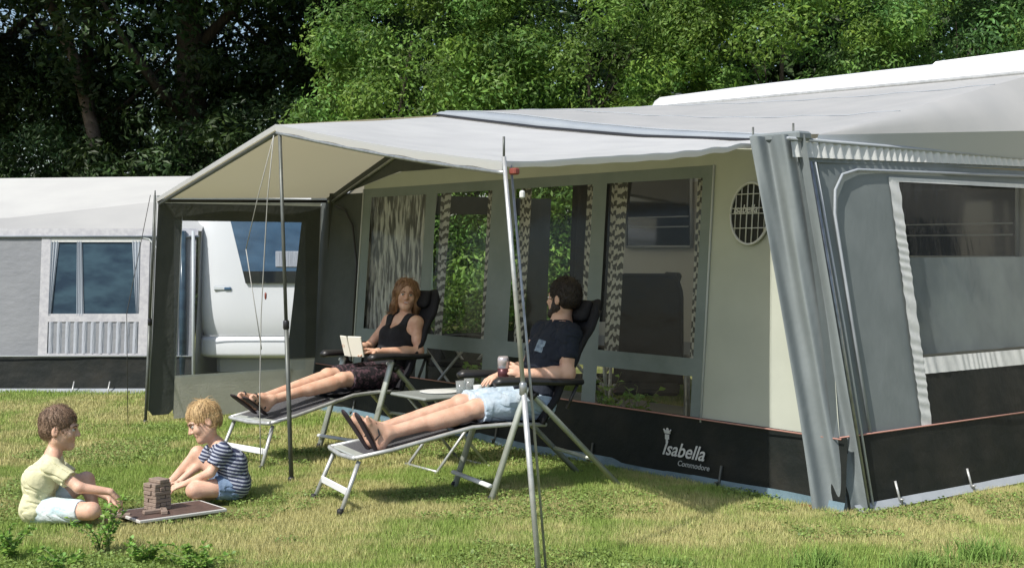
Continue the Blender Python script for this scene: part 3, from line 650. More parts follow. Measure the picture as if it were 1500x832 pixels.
# ropes
MB().tube([toL(p) for p in ((-1.47,8.13,2.12),(-1.53,8.25,1.75),(-1.60,8.4,1.0),(-1.62,8.46,.4),(-1.62,8.5,.0))], .0035, 5).build('guy_rope', 'rope_grey', CN)
MB().tube([toL(p) for p in ((-1.70,8.42,1.42),(-1.60,8.42,.78))], .003, 5).build('guy_rope', 'rope_grey', CN)
MB().tube([toL(p) for p in ((-1.47,8.13,2.12),(-1.60,8.3,1.75),(-1.70,8.42,1.42))], .003, 5).build('guy_rope', 'rope_grey', CN)
MB().lathe(toL((-1.565,8.37,1.10)), [(.003,0),(.007,.01),(.008,.035),(.003,.045)], 8).build('rope_slider', 'red_plastic', CN)
MB().tube([toL(p) for p in ((-2.95,10.75,1.86),(-3.10,10.6,.9),(-3.06,10.5,0.))], .003, 5).build('guy_rope', 'rope_dark', CN)

# ------------------------------------------------------------------ the caravan the awning is fixed to
CV = empty('caravan', (1.785,7.03,0), AZ, label='white caravan standing behind the large awning', cat='caravan')
prof = [(4.95,.35),(5.35,.45),(5.55,.9),(5.45,1.5),(5.1,2.1),(4.75,2.42),(4.40,2.66),(4.31,2.775),(4.24,2.805),(3.0,2.805),(1.4,2.785),(0.6,2.765),(-2.6,2.75),(-2.85,2.68),(-2.95,2.5),(-2.95,.4),(-2.8,.35)]
bd = MB(); d0, d1 = -2.64, -4.75; np_ = len(prof)
cc = (1.2, 1.5); ins = [((s-cc[0])*.985+cc[0], (z-cc[1])*.97+cc[1]) for s, z in prof]
bd.add([(s,d0,z) for s,z in ins]+[(s,d0-.06,z) for s,z in prof]+[(s,d1+.06,z) for s,z in prof]+[(s,d1,z) for s,z in ins], [tuple(range(np_-1,-1,-1)), tuple(range(3*np_,4*np_))])
bd.add([(s,d0,z) for s,z in ins]+[(s,d0-.06,z) for s,z in prof]+[(s,d1+.06,z) for s,z in prof]+[(s,d1,z) for s,z in ins], [(k*np_+i, k*np_+(i+1)%np_, (k+1)*np_+(i+1)%np_, (k+1)*np_+i) for k in range(3) for i in range(np_)], True)
bd.build('body', 'caravan_white', CV)
MB().sheet(quadgrid((-2.8,-2.632,.5),(5.2,-2.632,.5),(4.9,-2.632,1.95),(-2.8,-2.632,2.35),10,4)).build('side_cladding', 'caravan_side', CV)
MB().sheet(quadgrid((-2.8,-2.626,.46),(5.2,-2.626,.46),(5.2,-2.626,.60),(-2.8,-2.626,.60),4,1)).build('side_stripe', 'caravan_grey', CV)
MB().tube([(-2.7,-2.60,2.625),(.46,-2.60,2.63),(4.24,-2.60,2.705),(4.6,-2.60,2.52),(5.1,-2.60,2.02)], .014, 6).build('awning_rail', 'alu', CV)
for a, b, z0, z1 in ((3.74,4.58,1.44,2.08),(.60,1.66,1.36,1.93),(-1.6,-.6,1.36,1.93)):
    w_ = MB().box(((a+b)/2,-2.615,(z0+z1)/2),(b-a,.03,z1-z0),bev=.012).build('window', 'window_dark', CV)
    fr = MB()
    for q0, q1 in (((a,z0),(b,z0)),((b,z0),(b,z1)),((b,z1),(a,z1)),((a,z1),(a,z0))): fr.tube([(q0[0],-2.60,q0[1]),(q1[0],-2.60,q1[1])], .014, 6)
    fr.build('frame', 'caravan_grey', w_)
    for zz in (.28,.42): MB().box(((a+b)/2,-2.597,z0+(z1-z0)*zz),(b-a-.06,.004,.01)).build('blind_line', 'caravan_grey', w_)
MB().box((.60,-3.35,2.795),(1.85,.9,.09),bev=.03).build('skylight', 'caravan_white', CV)
MB().box((.60,-3.35,2.83),(1.6,.7,.03),bev=.012).build('skylight_dome', 'white_plastic', CV)
MB().box((4.02,-2.72,2.815),(.05,.04,.012),bev=.004).build('roof_clip', 'pole_dark', CV)
for s_ in (1.1,1.9): 
    w_ = MB().lathe((s_,-2.68,.32),[(.30,0),(.32,.02),(.32,.16),(.30,.18)],24,(0,-1,0)).build('wheel', 'rubber', CV); MB().lathe((s_,-2.67,.32),[(.17,0),(.19,.01),(.19,.05),(.1,.06)],16,(0,-1,0)).build('rim', 'alu', w_)

# ------------------------------------------------------------------ neighbour: awning tent and caravan at the left
NB = empty('awning_tent', (-5.0,13,0), 0, label='grey neighbouring awning tent at the left edge with one tall window', cat='awning tent')
def NW(off=0, wob=.008): return lambda x, z: (x+5.0, .10*z-off+wob*float(fnoise(np.array([x*3, z*3, 2.]), 6)), z)
NH = (-4.58,-3.72,.76,1.50)
panel(NW(), -9.5, -3.15, .36, 1.56, [NH], d=.2).build('wall', 'neigh_wall', NB)
panel(NW(.012), -9.5, -3.13, 1.555, 1.625, d=.1).build('eave_trim', 'checker_trim', NB)
MB().tube([(-4.5,-.02+.155,1.545),(1.88,-.02+.155,1.545)], .012, 6).build('eave_rail', 'strip_fabric', NB)
for (a,b,c,d) in ((-4.69,-4.60,.34,1.56),(-3.70,-3.61,.34,1.56),(-4.60,-3.70,.70,.78),(-4.60,-3.70,.33,.39)):
    panel(NW(.010,.003), a, b, c, d, d=.1).build('window_trim', 'checker_trim', NB)
panel(NW(.006,.002), -4.60, -3.70, 1.49, 1.53, d=.1).build('window_trim', 'trim_white', NB)
panel(NW(-.01,.006), -4.60, -3.70, .74, 1.52, d=.06).build('window_pane', 'neigh_window', NB)
MB().sheet(np.array([[NW(.004+.012*math.sin(i*1.1))(-4.59+.88*i/60, .39+.31*j/4) for j in range(5)] for i in range(61)])).build('pleated_panel', 'neigh_pleat', NB)
for (x0,x1,x2,x3) in ((-4.60,-4.52,-4.60,-4.575),(-3.79,-3.70,-3.73,-3.70),(-4.34,-4.29,-4.32,-4.25)):
    G = np.array([[NW(.004+.008*math.sin(i*1.5))(x0+(x1-x0)*i/12*(1-j/6)+(x2-x0)*j/6+(x3-x2)*i/12*(j/6), 1.50-.74*j/6) for j in range(7)] for i in range(13)])
    MB().sheet(G).build('curtain', mat('neigh_curtain', (.34,.38,.43), .8), NB)
panel(NW(.02,.03), -9.5, -3.15, .02, .37, d=.15).build('skirt', 'skirt_fabric', NB)
MB().tube([(-4.5,0,.365),(1.85,0,.365)], .008, 6).build('piping', 'piping_light', NB)
MB().sheet(quadgrid((-4.5,-.12,.01),(1.85,-.12,.01),(1.85,-.03,.05),(-4.5,-.03,.05),30,1)).build('mud_flap', 'strip_fabric', NB)
for x_ in (-4.3,-3.95,-3.4,-2.9): MB().tube([(x_+5,-.06,.12),(x_+5,-.14,0)], .008, 6).build('peg', 'alu', NB)
MB().tube([(1.52,.02,.35),(1.50,.10,1.1),(1.47,.13,1.42),(1.38,.14,1.52),(1.25,.14,1.55)], .010, 6).build('piping', 'piping_light', NB)
MB().tube([(1.75,.0,.0),(1.72,.12,1.6)], .035, 8).build('corner_post', 'neigh_window', NB)
MB().tube([(1.86,-.02,.0),(1.83,.10,1.6)], .016, 8).tube([(1.66,-.02,.0),(1.64,.10,1.6)], .010, 8).build('corner_post', 'piping_light', NB)
g = lambda u, v: A3(-4.5+6.4*u, .10*1.6+.0+.55*v, 1.60+(.14+.19*((u-.66)/.27 if u > .66 else 0)*1.0)*v+.0)
MB().sheet(np.array([[g(i/30, j/4) for j in range(5)] for i in range(31)])).build('roof', 'neigh_roof_shaded', NB, label='greyer lower front slope of the roof')
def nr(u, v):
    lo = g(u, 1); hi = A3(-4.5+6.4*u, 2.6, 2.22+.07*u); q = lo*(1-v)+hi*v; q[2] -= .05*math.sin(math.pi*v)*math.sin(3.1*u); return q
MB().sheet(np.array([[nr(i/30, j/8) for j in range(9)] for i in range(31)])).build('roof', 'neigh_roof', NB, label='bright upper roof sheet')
MB().sheet(quadgrid((1.9,.16,1.6),(1.9,2.6,1.6),(1.9,2.6,2.28),(1.9,.72,1.9),6,3)).sheet(quadgrid((1.85,.0,0.02),(1.85,2.6,.02),(1.9,2.6,1.6),(1.9,.16,1.6),6,3)).build('wall', 'neigh_wall', NB, label='right hand end wall')

N2 = empty('caravan', (-2.1,13.2,0), 0, label='white caravan end with blue window seen through the canopy side wall', cat='caravan')
def superq(c, r, e1, e2, nu=64, nv=40):
    sg = lambda w_, m_: np.sign(w_)*np.abs(w_)**m_
    th = np.linspace(-math.pi, math.pi, nu+1)[:,None]; ph = np.linspace(-math.pi/2, math.pi/2, nv+1)[None]
    return np.stack([c[0]+r[0]*sg(np.cos(ph), e1)*sg(np.cos(th), e2), c[1]+r[1]*sg(np.cos(ph), e1)*sg(np.sin(th), e2), c[2]+r[2]*sg(np.sin(ph), e1)*np.ones_like(th)], -1)
MB().sheet(superq((.05,1.02,1.36),(1.16,1.05,1.02),.34,.22)).build('body', 'caravan_white', N2)
MB().sheet(superq((.05,1.02,.44),(1.14,1.03,.13),.3,.2)).build('apron', 'caravan_white', N2)
MB().tube([(-1.0,-.02,.555),(-.9,-.045,.555),(1.0,-.045,.555)], .006, 6).build('seam', 'caravan_grey', N2)
w_ = MB(); w_.add([(-.74,-.045,1.82),(-.56,-.05,1.08),(.75,-.05,1.08),(.75,-.045,1.82)]+[(-.72,.10,1.80),(-.56,.08,1.08),(.75,.08,1.08),(.75,.10,1.80)], [(0,1,2,3),(0,4,5,1),(1,5,6,2),(2,6,7,3),(3,7,4,0)])
wo = w_.build('window', 'window_blue', N2); MB().sheet(quadgrid((-.56,-.055,1.08),(.75,-.055,1.08),(.75,-.055,1.20),(-.585,-.055,1.20),2,1)).build('window_strip', 'window_dark', wo)
MB().box((-.05,-.050,1.32),(.42,.012,.16),bev=.02).build('blind', 'neigh_pleat', wo)
MB().box((-.80,-.025,1.03),(.17,.02,.045),bev=.01).build('front_lamp', 'cup_glass', N2)
MB().box((-.74,-.036,1.025),(.07,.012,.028),bev=.005).build('lamp_lens', 'window_blue', N2)

MB().box((.05,.6,.24),(1.9,.9,.20),bev=.04).build('underside', 'caravan_grey', N2)
w2 = MB().lathe((-.25,.20,.24),[(.20,0),(.24,.02),(.24,.14),(.20,.16)],24,(0,1,0)).build('wheel', 'rubber', N2)
MB().lathe((-.25,.19,.24),[(.11,0),(.13,.01),(.13,.05),(.05,.06)],16,(0,1,0)).build('rim', 'alu', w2)

# ------------------------------------------------------------------ trees
def crown_mesh(name, clumps, per, size, squash=.8, dark=.55):
    """clumps: (n,4) centre+radius; leaves lie on and in each clump ball, facing outward"""
    C = np.repeat(clumps[:,:3], per, 0); r = np.repeat(clumps[:,3], per); n = len(C)
    d = RNG.normal(size=(n,3)); d /= np.linalg.norm(d, axis=1)[:,None]; rad = r*RNG.uniform(.45, 1.05, n)**.7
    P = C + d*rad[:,None]*np.array([1,1,squash])
    nrm_ = d + RNG.normal(0,.55,(n,3)) + np.array([0,0,.35]); nrm_ /= np.linalg.norm(nrm_, axis=1)[:,None]
    t = np.cross(nrm_, RNG.normal(size=(n,3))); t /= np.linalg.norm(t, axis=1)[:,None]; b = np.cross(nrm_, t)
    sz = size*(RNG.uniform(.6, 1.3, n)*np.repeat(RNG.uniform(.75,1.3,len(clumps)), per))[:,None]
    V = np.stack([P-t*sz, P+b*sz*.42-nrm_*sz*.12, P+t*sz, P-b*sz*.42-nrm_*sz*.12], 1).reshape(-1,3)
    F = np.arange(n*4).reshape(-1,4)
    ct = np.repeat(RNG.uniform(.55, 1.3, len(clumps)), per); hue = np.repeat(RNG.uniform(-.12, .12, len(clumps)), per)
    lt = RNG.uniform(.7, 1.3, n)*ct
    col = np.stack([lt*(1+hue+.15*(RNG.random(n) > .8)), lt, lt*(1-hue)*RNG.uniform(.7,1.1,n)], -1)
    return np_mesh(name, V, F, False, np.repeat(col, 4, 0))
def trunk_mb(base, top, r, limbs=(), bend=.3):
    mb = MB(); n = 9; base, top = A3(*base), A3(*top); bx = random.uniform(-1,1)*bend; by = random.uniform(-1,1)*bend; pts = []
    for i in range(n): t = i/(n-1); pts.append(base*(1-t)+top*t+A3(bx*math.sin(t*3.1), by*math.sin(t*3.1+.4), 0))
    mb.tube(pts, [r*(1.25 if i == 0 else 1-.6*i/(n-1)) for i in range(n)], 10)
    for t, d, L in limbs:
        i = int(t*(n-1)); p = pts[i]; d = nrm(d); q = [p, p+d*L*.4+A3(0,0,.04*L), p+d*L*.75+A3(0,0,.16*L), p+d*L+A3(0,0,.3*L)]
        rr = r*(1-.6*t)*.5; mb.tube(q, [rr, rr*.75, rr*.5, rr*.2], 7)
    return mb
def tree(name, base, h, cr_c, cr_r, ncl, per, leaf, size, label, group, r=.16, clr=(.35,.75), limbs=6, shell=.55, holes=0):
    T = empty(name, base, 0, label=label, cat='tree', group=group)
    lim = [(random.uniform(.35,.95), (random.uniform(-1,1), random.uniform(-1,1), random.uniform(.1,.8)), random.uniform(.8,1.0)*min(cr_r[0],cr_r[1])) for _ in range(limbs)]
    trunk_mb((0,0,-.1), (cr_c[0]*.5, cr_c[1]*.5, h*(.62 if 'hedge' in group else .85)), r, lim).build('trunk', 'bark', T)
    d = RNG.normal(size=(ncl,3)); d /= np.linalg.norm(d, axis=1)[:,None]
    c = d*RNG.uniform(shell, 1, ncl)[:,None]*np.array(cr_r)+np.array(cr_c)
    c = c[c[:,2] > .2]
    cl_ = np.concatenate([c, RNG.uniform(clr[0], clr[1], len(c))[:,None]], 1)
    link('crown', crown_mesh('crown', cl_, per, size), leaf, T)
    return T
HG = 'leafy trees forming the bright hedge behind the tents'
hedge = [(-.7,20.6,'pale green bush tree left of the hedge, right beside the dark wood',3.1),(1.2,21.0,'broad bright tree rising behind the left end of the sun canopy roof',3.3),(4.2,20.6,'dense green tree rising behind the middle of the awning roof',3.2),(7.4,21.2,'dark gapped tree rising behind the left end of the caravan roof',3.2),(10.3,20.4,'rightmost hedge tree rising behind the caravan skylight',3.2)]
for k, (x, y, lb, rr) in enumerate(hedge):
    tree('leafy_tree', (x-(1.2 if k == 0 else 0),y,0), 7.5, (.7 if k == 0 else 0,0,3.4), (2.1 if k == 0 else 2.75,1.7,4.5), 300, 300, 'leaf_bright' if k < 3 else 'leaf_mid', .042, lb, HG, .075, (.28,.62), 7, .62)
BG = 'tall dark trees of the wood at the left'
for k, (x, y, h, w_, lb) in enumerate([(-10.6,25.5,11,2.7,'leftmost dark tree at the picture edge, thick trunk'),(-8.3,26.5,12,2.3,'dark tree with a pale leaning trunk, second from the left edge'),(-6.0,25.0,12,2.2,'dark tree with the broad straight trunk, third from the left edge'),(-3.9,26.5,11,2.4,'dark tree right beside the bright hedge, below the patch of sky')]):
    T = tree('dark_tree', (x,y,0), h, (0,-2.6,8.9), (w_+.5,4.0,4.4), 190, 150, 'leaf_shaded', .085, lb, BG, (.42,.16,.36,.2)[k], (.35,.8), 8, .3)  # upper crown pushed forward above the view, added to shade the foliage below
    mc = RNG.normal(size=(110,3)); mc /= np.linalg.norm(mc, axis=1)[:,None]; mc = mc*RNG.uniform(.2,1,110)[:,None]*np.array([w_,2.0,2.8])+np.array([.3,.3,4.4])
    link('crown', crown_mesh('crown', np.concatenate([mc, RNG.uniform(.35,.7,110)[:,None]], 1), 150, .065), 'leaf_shaded', T, label='lower sparse branches of foliage')
    if k == 1: MB().tube([(-.5,-1.6,6.2),(.1,-1.7,4.9),(.45,-1.8,3.6),(.55,-1.8,2.6)], [.10,.11,.13,.15], 8).build('limb', mat('pale_bark', (.22,.17,.13), .9, (.12,.09,.07), 8, bump=1, bscale=15), T)
UG = 'dark undergrowth bushes below the wood'
for k, (x, y, lb, zc) in enumerate([(-10.2,22.6,'dark bush behind the neighbouring tent roof at the far left edge',1.7),(-8.0,23.2,'dark bush behind the neighbouring roof, second from the left edge',1.9),(-6.0,22.4,'dark bush behind the right end of the neighbouring roof',1.8),(-4.3,22.6,'dark bush just left of the sun canopy peak',2.3)]):
    T = empty('bush', (x,y,0), 0, label=lb, cat='bush', group=UG)
    c = RNG.normal(size=(90,3)); c /= np.linalg.norm(c, axis=1)[:,None]; c = c*RNG.uniform(.4,1,90)[:,None]*np.array([1.6,1.2,1.9])+np.array([0,0,zc]); c = c[c[:,2] > .1]
    link('foliage', crown_mesh('foliage', np.concatenate([c, RNG.uniform(.3,.55,len(c))[:,None]], 1), 170, .06), 'leaf_shaded', T)
    trunk_mb((0,0,-.1), (0,0,2.2), .07, [(.4,(1,0,.5),1),(.5,(-1,.2,.5),1)]).build('stem', 'bark', T)
# wooded slope far behind
fc = np.stack([RNG.uniform(-26,28,620), RNG.uniform(33,38,620), RNG.uniform(-.5,12.5,620)], 1)
fc = np.concatenate([fc, np.stack([RNG.uniform(-5,24,420), RNG.uniform(27,31,420), RNG.uniform(-.5,8.5,420)], 1)])
fc = fc[~((fc[:,0] < -6) & (fc[:,2] > 5.6) & (RNG.random(len(fc)) < .45))]
link('far_wood', crown_mesh('far_wood', np.concatenate([fc, RNG.uniform(.9,1.7,len(fc))[:,None]], 1), 110, .19), 'leaf_shaded', kind='stuff', label='dense dark wood far behind the hedge')
# ------------------------------------------------------------------ recliners (local axes: u back along the chair, v away from the camera side, z up)
def make_recliner(loc, ang, label, near_mesh='legrest_mesh'):
    T = empty('recliner', loc, ang, label=label, cat='recliner', group='reclining garden chairs on the lawn')
    W0, W1 = 0.0, .52
    for v in (W0, W1):
        MB().tube([(1.10,v,.635),(1.09,v,.60),(.875,v,.0)], .017, 8, flat=1.5).build('leg', 'alu_matte', T)
        MB().tube([(1.09,v+.02,.62),(1.14,v+.02,.595),(1.745,v+.02,.0)], .017, 8, flat=1.5).build('leg', 'alu_matte', T)
        MB().tube([(.115,v+(.05 if v == 0 else -.05),.275),(.0,v+(.02 if v == 0 else -.02),.0)], .013, 8).build('leg', 'alu', T)
        arm = [(.90,v,.662),(.93,v,.672),(1.10,v,.668),(1.30,v,.655),(1.46,v,.650)]
        ab = MB()
        ab.tube(arm, [.018,.027,.024,.022,.018], 10, flat=1.55); ab.build('armrest', 'black_plastic', T)
        MB().tube([(1.10,v,.60),(1.13,v,.62),(1.16,v,.60),(1.12,v,.57)], .024, 8).build('hinge', 'black_plastic', T)
        MB().tube([(1.43,v,.64),(1.36,v,.50)], .010, 8).build('arm_link', 'black_plastic', T)
        vv = v+(.035 if v == 0 else -.035)
        MB().tube([(.09,vv,.295),(.30,vv,.325),(.60,vv,.385),(.78,vv,.42),(1.0,vv,.425),(1.24,vv,.41)], .0125, 8).build('seat_rail', 'alu', T)
        MB().tube([(1.22,vv,.42),(1.40,vv,.72),(1.57,vv,1.0),(1.60,vv,1.06)], .0125, 8).build('back_rail', 'black_plastic', T)
        for u in (.0,.875,1.745):
            vx = v+(.02 if v == 0 and u == 0 else -.02 if u == 0 else 0)
            MB().lathe((u,vx+(.02 if u == 1.745 else 0),-.012), [(.019,0),(.021,.03),(.016,.045)], 8).build('foot_cap', 'rubber', T)
    MB().tube([(.87,0,.09),(.87,.52,.09)], .013, 8, flat=1.4).build('cross_bar', 'white_plastic', T)
    MB().box((.045,.26,.115),(.012,.46,.04),bev=.004).build('cross_bar', 'white_plastic', T)
    MB().tube([(1.55,.02,.19),(1.55,.54,.19)], .012, 8).build('cross_bar', 'alu_matte', T)
    MB().tube([(.09,.035,.295),(.085,.06,.292),(.075,.26,.285),(.085,.46,.292),(.09,.485,.295)], .0135, 8).build('front_tube', 'alu', T)
    MB().tube([(1.24,.035,.41),(1.24,.485,.41)], .012, 8).build('seat_tube', 'alu', T)
    z = lambda u: float(np.interp(u, [.1,.3,.6,.78,1.0,1.24], [.292,.322,.382,.415,.412,.405]))
    us = np.linspace(.105,.72,20); G = np.array([[(u,v,z(u)+.003-.022*math.sin(math.pi*(v-.04)/.44)) for v in np.linspace(.04,.48,12)] for u in us])
    MB().sheet(G).build('legrest', near_mesh, T)
    MB().box((.13,.26,.297),(.06,.40,.014),ax=[(.98,0,.13),(0,1,0),(-.13,0,.98)],bev=.006).build('legrest_end', 'alu_matte', T)
    sb = MB(); us = np.linspace(.74,1.25,18)
    G = np.array([[(u,v,z(u)+.03-.03*math.sin(math.pi*(v-.04)/.44)+.006*math.sin(u*60)) for v in np.linspace(.035,.485,12)] for u in us]); sb.sheet(G)
    G2 = G.copy(); G2[...,2] -= .025; sb.sheet(G2, True); sb.build('seat', 'chair_pad', T)
    d = nrm((.38,0,.655)); nb = A3(-d[2],0,d[0]); bb = MB(); top = .80
    def bk(t, v, o):
        w_ = .225+.01*math.sin(t*3)-(.06*max(0,(t-.86)/.14)**2); p = A3(1.225,.26+(v-.5)*2*w_,.41)+d*(t*top)
        return p+nb*(o-.035*math.sin(math.pi*v)+.008*math.sin(t*math.pi*7)*(o > 0))
    bb.sheet(np.array([[bk(t,v,.03) for v in np.linspace(0,1,12)] for t in np.linspace(0,1,36)]), True)
    bb.sheet(np.array([[bk(t,v,-.01) for v in np.linspace(0,1,12)] for t in np.linspace(0,1,36)]))
    e = [bk(t,0,.01) for t in np.linspace(0,1,20)]+[bk(1,v,.01) for v in np.linspace(0.1,.9,8)]+[bk(t,1,.01) for t in np.linspace(1,0,20)]
    bb.tube(e, .020, 8); bb.build('backrest', 'chair_pad', T)
    c = A3(1.225,.26,.41)+d*(top*.90)+nb*.055
    hs = SDF(.009); hs.cone(c-A3(0,.13,0)-d*.02-nb*.02, c+A3(0,.13,0)-d*.02-nb*.02, .043, .043, .03, ax=nb, fac=1.3).cone(c-A3(0,.12,0)+d*.035-nb*.02, c+A3(0,.12,0)+d*.035-nb*.02, .038, .038, .03, ax=nb, fac=1.3); link('headrest', hs.mesh('headrest'), 'chair_pad', T)
    return T
MA = math.atan2(.43,.9); WA = math.atan2(.73,.68)
man_chair = make_recliner((-.91,7.03,0), MA, 'grey and black recliner under the dark haired man')
wom_chair = make_recliner((-1.595,8.433,0), WA, 'dark recliner under the woman, feet end by the middle pole')

# ------------------------------------------------------------------ people
def arm_hand(B, wr, d, palm, size=1., curl=.6, thumb_side=1, spread=1.):
    """hand: d pointing direction, palm = direction the palm faces"""
    d = nrm(d); palm = nrm(palm - np.dot(palm,d)*d); s = np.cross(d, palm)*thumb_side
    w = .011*size
    B.cone(wr, wr+d*.055*size, .022*size, .026*size, .012, ax=palm, fac=1.9)
    B.cone(wr+d*.03*size-s*.014*size, wr+d*.078*size-s*.022*size, .013*size, .011*size, .012); B.cone(wr+d*.03*size+s*.014*size, wr+d*.080*size+s*.024*size, .013*size, .011*size, .012)
    for i, (o, L) in enumerate(((.030,.070),(.010,.080),(-.011,.075),(-.031,.058))):
        a = wr+d*.080*size+s*o*size*.95; d1 = nrm(d+palm*curl*.5+s*o*3*spread); d2 = nrm(d*(1-curl*.75)+palm*curl*1.3+s*o*2*spread)
        m_ = a+d1*L*.5*size; B.cone(a, m_, .0092*size, .0080*size, .004); B.cone(m_, m_+d2*L*.5*size, .0080*size, .0066*size, .004)
    a = wr+d*.025*size+s*.024*size; t1 = a+nrm(d*.7+s*.8+palm*.35)*.038*size; B.cone(a, t1, .012*size, .0095*size, .008); B.cone(t1, t1+nrm(d+s*.25+palm*.45)*.030*size, .0092*size, .0075*size, .004)

def head(B, c, F, U, k=1., female=False, smile=0):
    F = nrm(F); U = nrm(np.asarray(U)-np.dot(U,F)*F); Sd = np.cross(U, F); A = np.array([Sd, F, U]); P = lambda s,f,u: c+(Sd*s+F*f+U*u)*k
    B.ell(P(0,-.012,.030), A3(.074,.094,.090)*k, A, .01).ell(P(0,.022,-.030), A3(.056 if female else .063,.070,.080)*k, A, .03)
    js, jr = (.030, .021) if female else (.040, .026)
    B.cone(P(-js,.0,-.060), P(-.013,.062,-.090), jr*k, .018*k, .03).cone(P(js,.0,-.060), P(.013,.062,-.090), jr*k, .018*k, .03).ell(P(0,.072,-.094), A3(.020,.017,.018)*k, A, .02)
    for q in (-1,1):
        B.ell(P(q*.036,.062,-.028), A3(.022,.022,.022)*k, A, .02)
        B.ell(P(q*.031,.100,.002), A3(.018,.014,.012)*k, A, .012, sub=True)
        B.cone(P(q*.012,.088,.022), P(q*.045,.074,.022), .008*k, .006*k, .012)
        B.ell(P(q*.077,-.008,-.012), nrm((1,1,1))*0+A3(.008,.019,.031)*k, A, .006); B.ell(P(q*.086,.0,-.010), A3(.006,.009,.017)*k, A, .004, sub=True)
    B.cone(P(0,.086,.012), P(0,.108,-.026), .0085*k, .0115*k, .012).ell(P(-.011,.096,-.030), A3(.008,.009,.007)*k, A, .006).ell(P(.011,.096,-.030), A3(.008,.009,.007)*k, A, .006)
    B.cone(P(-.019,.080,-.056+.004*smile), P(.019,.080,-.056+.004*smile), .009*k, .009*k, .01)
    if smile: B.ell(P(0,.093,-.0585), A3(.021,.010,.0055)*k, A, .004, sub=True)
    else: B.ell(P(0,.094,-.0585), A3(.022,.008,.002)*k, A, .004, sub=True)
    return A, P
def face_parts(root, P, A, k, female=False, smile=0, browm='brow'):
    for q in (-1,1):
        e = SDF(.0022*k); e.ell(P(q*.031,.0815,.002), A3(.0118,.0110,.0078)*k, A, .002); eo = link('eye', e.mesh('eye'), 'eye_white', root)
        e = SDF(.0016*k); e.ell(P(q*.031,.0908,.002), A3(.0058,.0035,.0058)*k, A, .001); link('iris', e.mesh('iris'), 'eye_dark', eo)
        b = MB(); b.tube([P(q*.014,.097,.0205),P(q*.030,.0945,.0265),P(q*.048,.080,.0205)], [.0030*k,.0034*k,.0018*k], 6); b.build('eyebrow', browm, root)
        b = MB(); b.tube([P(q*.018,.0915,.007),P(q*.031,.0955,.0125),P(q*.045,.0855,.006)], .0014*k, 5); b.build('eyelash', 'brow', root)
    r = .0026*k
    if smile:
        MB().tube([P(-.029,.080,-.0440),P(-.014,.0905,-.0505),P(0,.0935,-.0515),P(.014,.0905,-.0505),P(.029,.080,-.0440)], [r*.6,r,r,r,r*.6], 6).build('lip', 'lips', root)
        MB().tube([P(-.029,.080,-.0440),P(-.015,.0885,-.0625),P(0,.0915,-.0670),P(.015,.0885,-.0625),P(.029,.080,-.0440)], [r*.6,r*1.2,r*1.3,r*1.2,r*.6], 6).build('lip', 'lips', root)
        t = SDF(.002*k); t.ell(P(0,.0845,-.0565), A3(.020,.0085,.0062)*k, A, .002); link('teeth', t.mesh('teeth'), 'teeth', root)
    else:
        MB().tube([P(-.021,.082,-.0565),P(-.008,.0905,-.0535),P(.008,.0905,-.0535),P(.021,.082,-.0565)], [r*.6,r,r,r*.6], 6).build('lip', 'lips', root)
        MB().tube([P(-.019,.082,-.0590),P(0,.090,-.0635),P(.019,.082,-.0590)], [r*.6,r*1.2,r*.6], 6).build('lip', 'lips', root)

def hair_short(root, P, A, k, m, h=.004, t=.013, fringe=.0, back_low=-.055, seed=1, nst=1800, ln=.045, side_low=0):
    B = SDF(h*k if k < 1 else h)
    B.ell(P(0,-.014,.036), A3(.074+t,.094+t,.088+t)*k, A, .01).ell(P(0,-.035,-.015), A3(.066+t*.8,.070+t*.6,.062)*k, A, .02)
    B.ell(P(0,.112,-.050+fringe), A3(.080,.085,.098)*k, A, .006, sub=True)
    B.ell(P(0,.045,-.085+side_low), A3(.12,.060,.085)*k, A, .008, sub=True)
    B.cut(P(0,-.06,back_low), -A[2]*1.0+A[1]*-.0)
    me = B.mesh('hair', .0006, 50/k, seed); hr = link('hair', me, m, root)
    # loose locks lying over the cap
    n = len(me.vertices); co = np.zeros(n*3, np.float32); me.vertices.foreach_get('co', co); co = co.reshape(-1,3); no = np.zeros(n*3, np.float32)
    me.vertices.foreach_get('normal', no); no = no.reshape(-1,3); c = P(0,-.012,.03); top = (co-c)@A[2] > -.06*k
    idx = np.where(top & (((co-c)*no).sum(1) > 0))[0]; mb = MB(); rs = np.random.default_rng(seed)
    crown_pt = P(0,-.05,.12)
    for i in rs.choice(idx, nst):
        p, nn_ = co[i].astype(float), no[i].astype(float)
        if (p-c)@A[1] > .062*k and (p-c)@A[2] < .055*k: continue
        fl = p-crown_pt; fl -= fl@nn_*nn_; fl = nrm(fl+rs.normal(0,.012,3)); L = ln*1.3*k*rs.uniform(.6,1.3)
        kv = 1/(.17*k); q = [p-nn_*.002, p+fl*L*.5+nn_*(.0016*k-L*L*.25*kv), p+fl*L+nn_*(rs.uniform(-.001,.002)*k-L*L*kv)]
        mb.tube(q, [.0009*k,.0012*k,.0004], 3, cap=False)
    mb.build('hair_lock', m, hr, kind='stuff')
    return hr

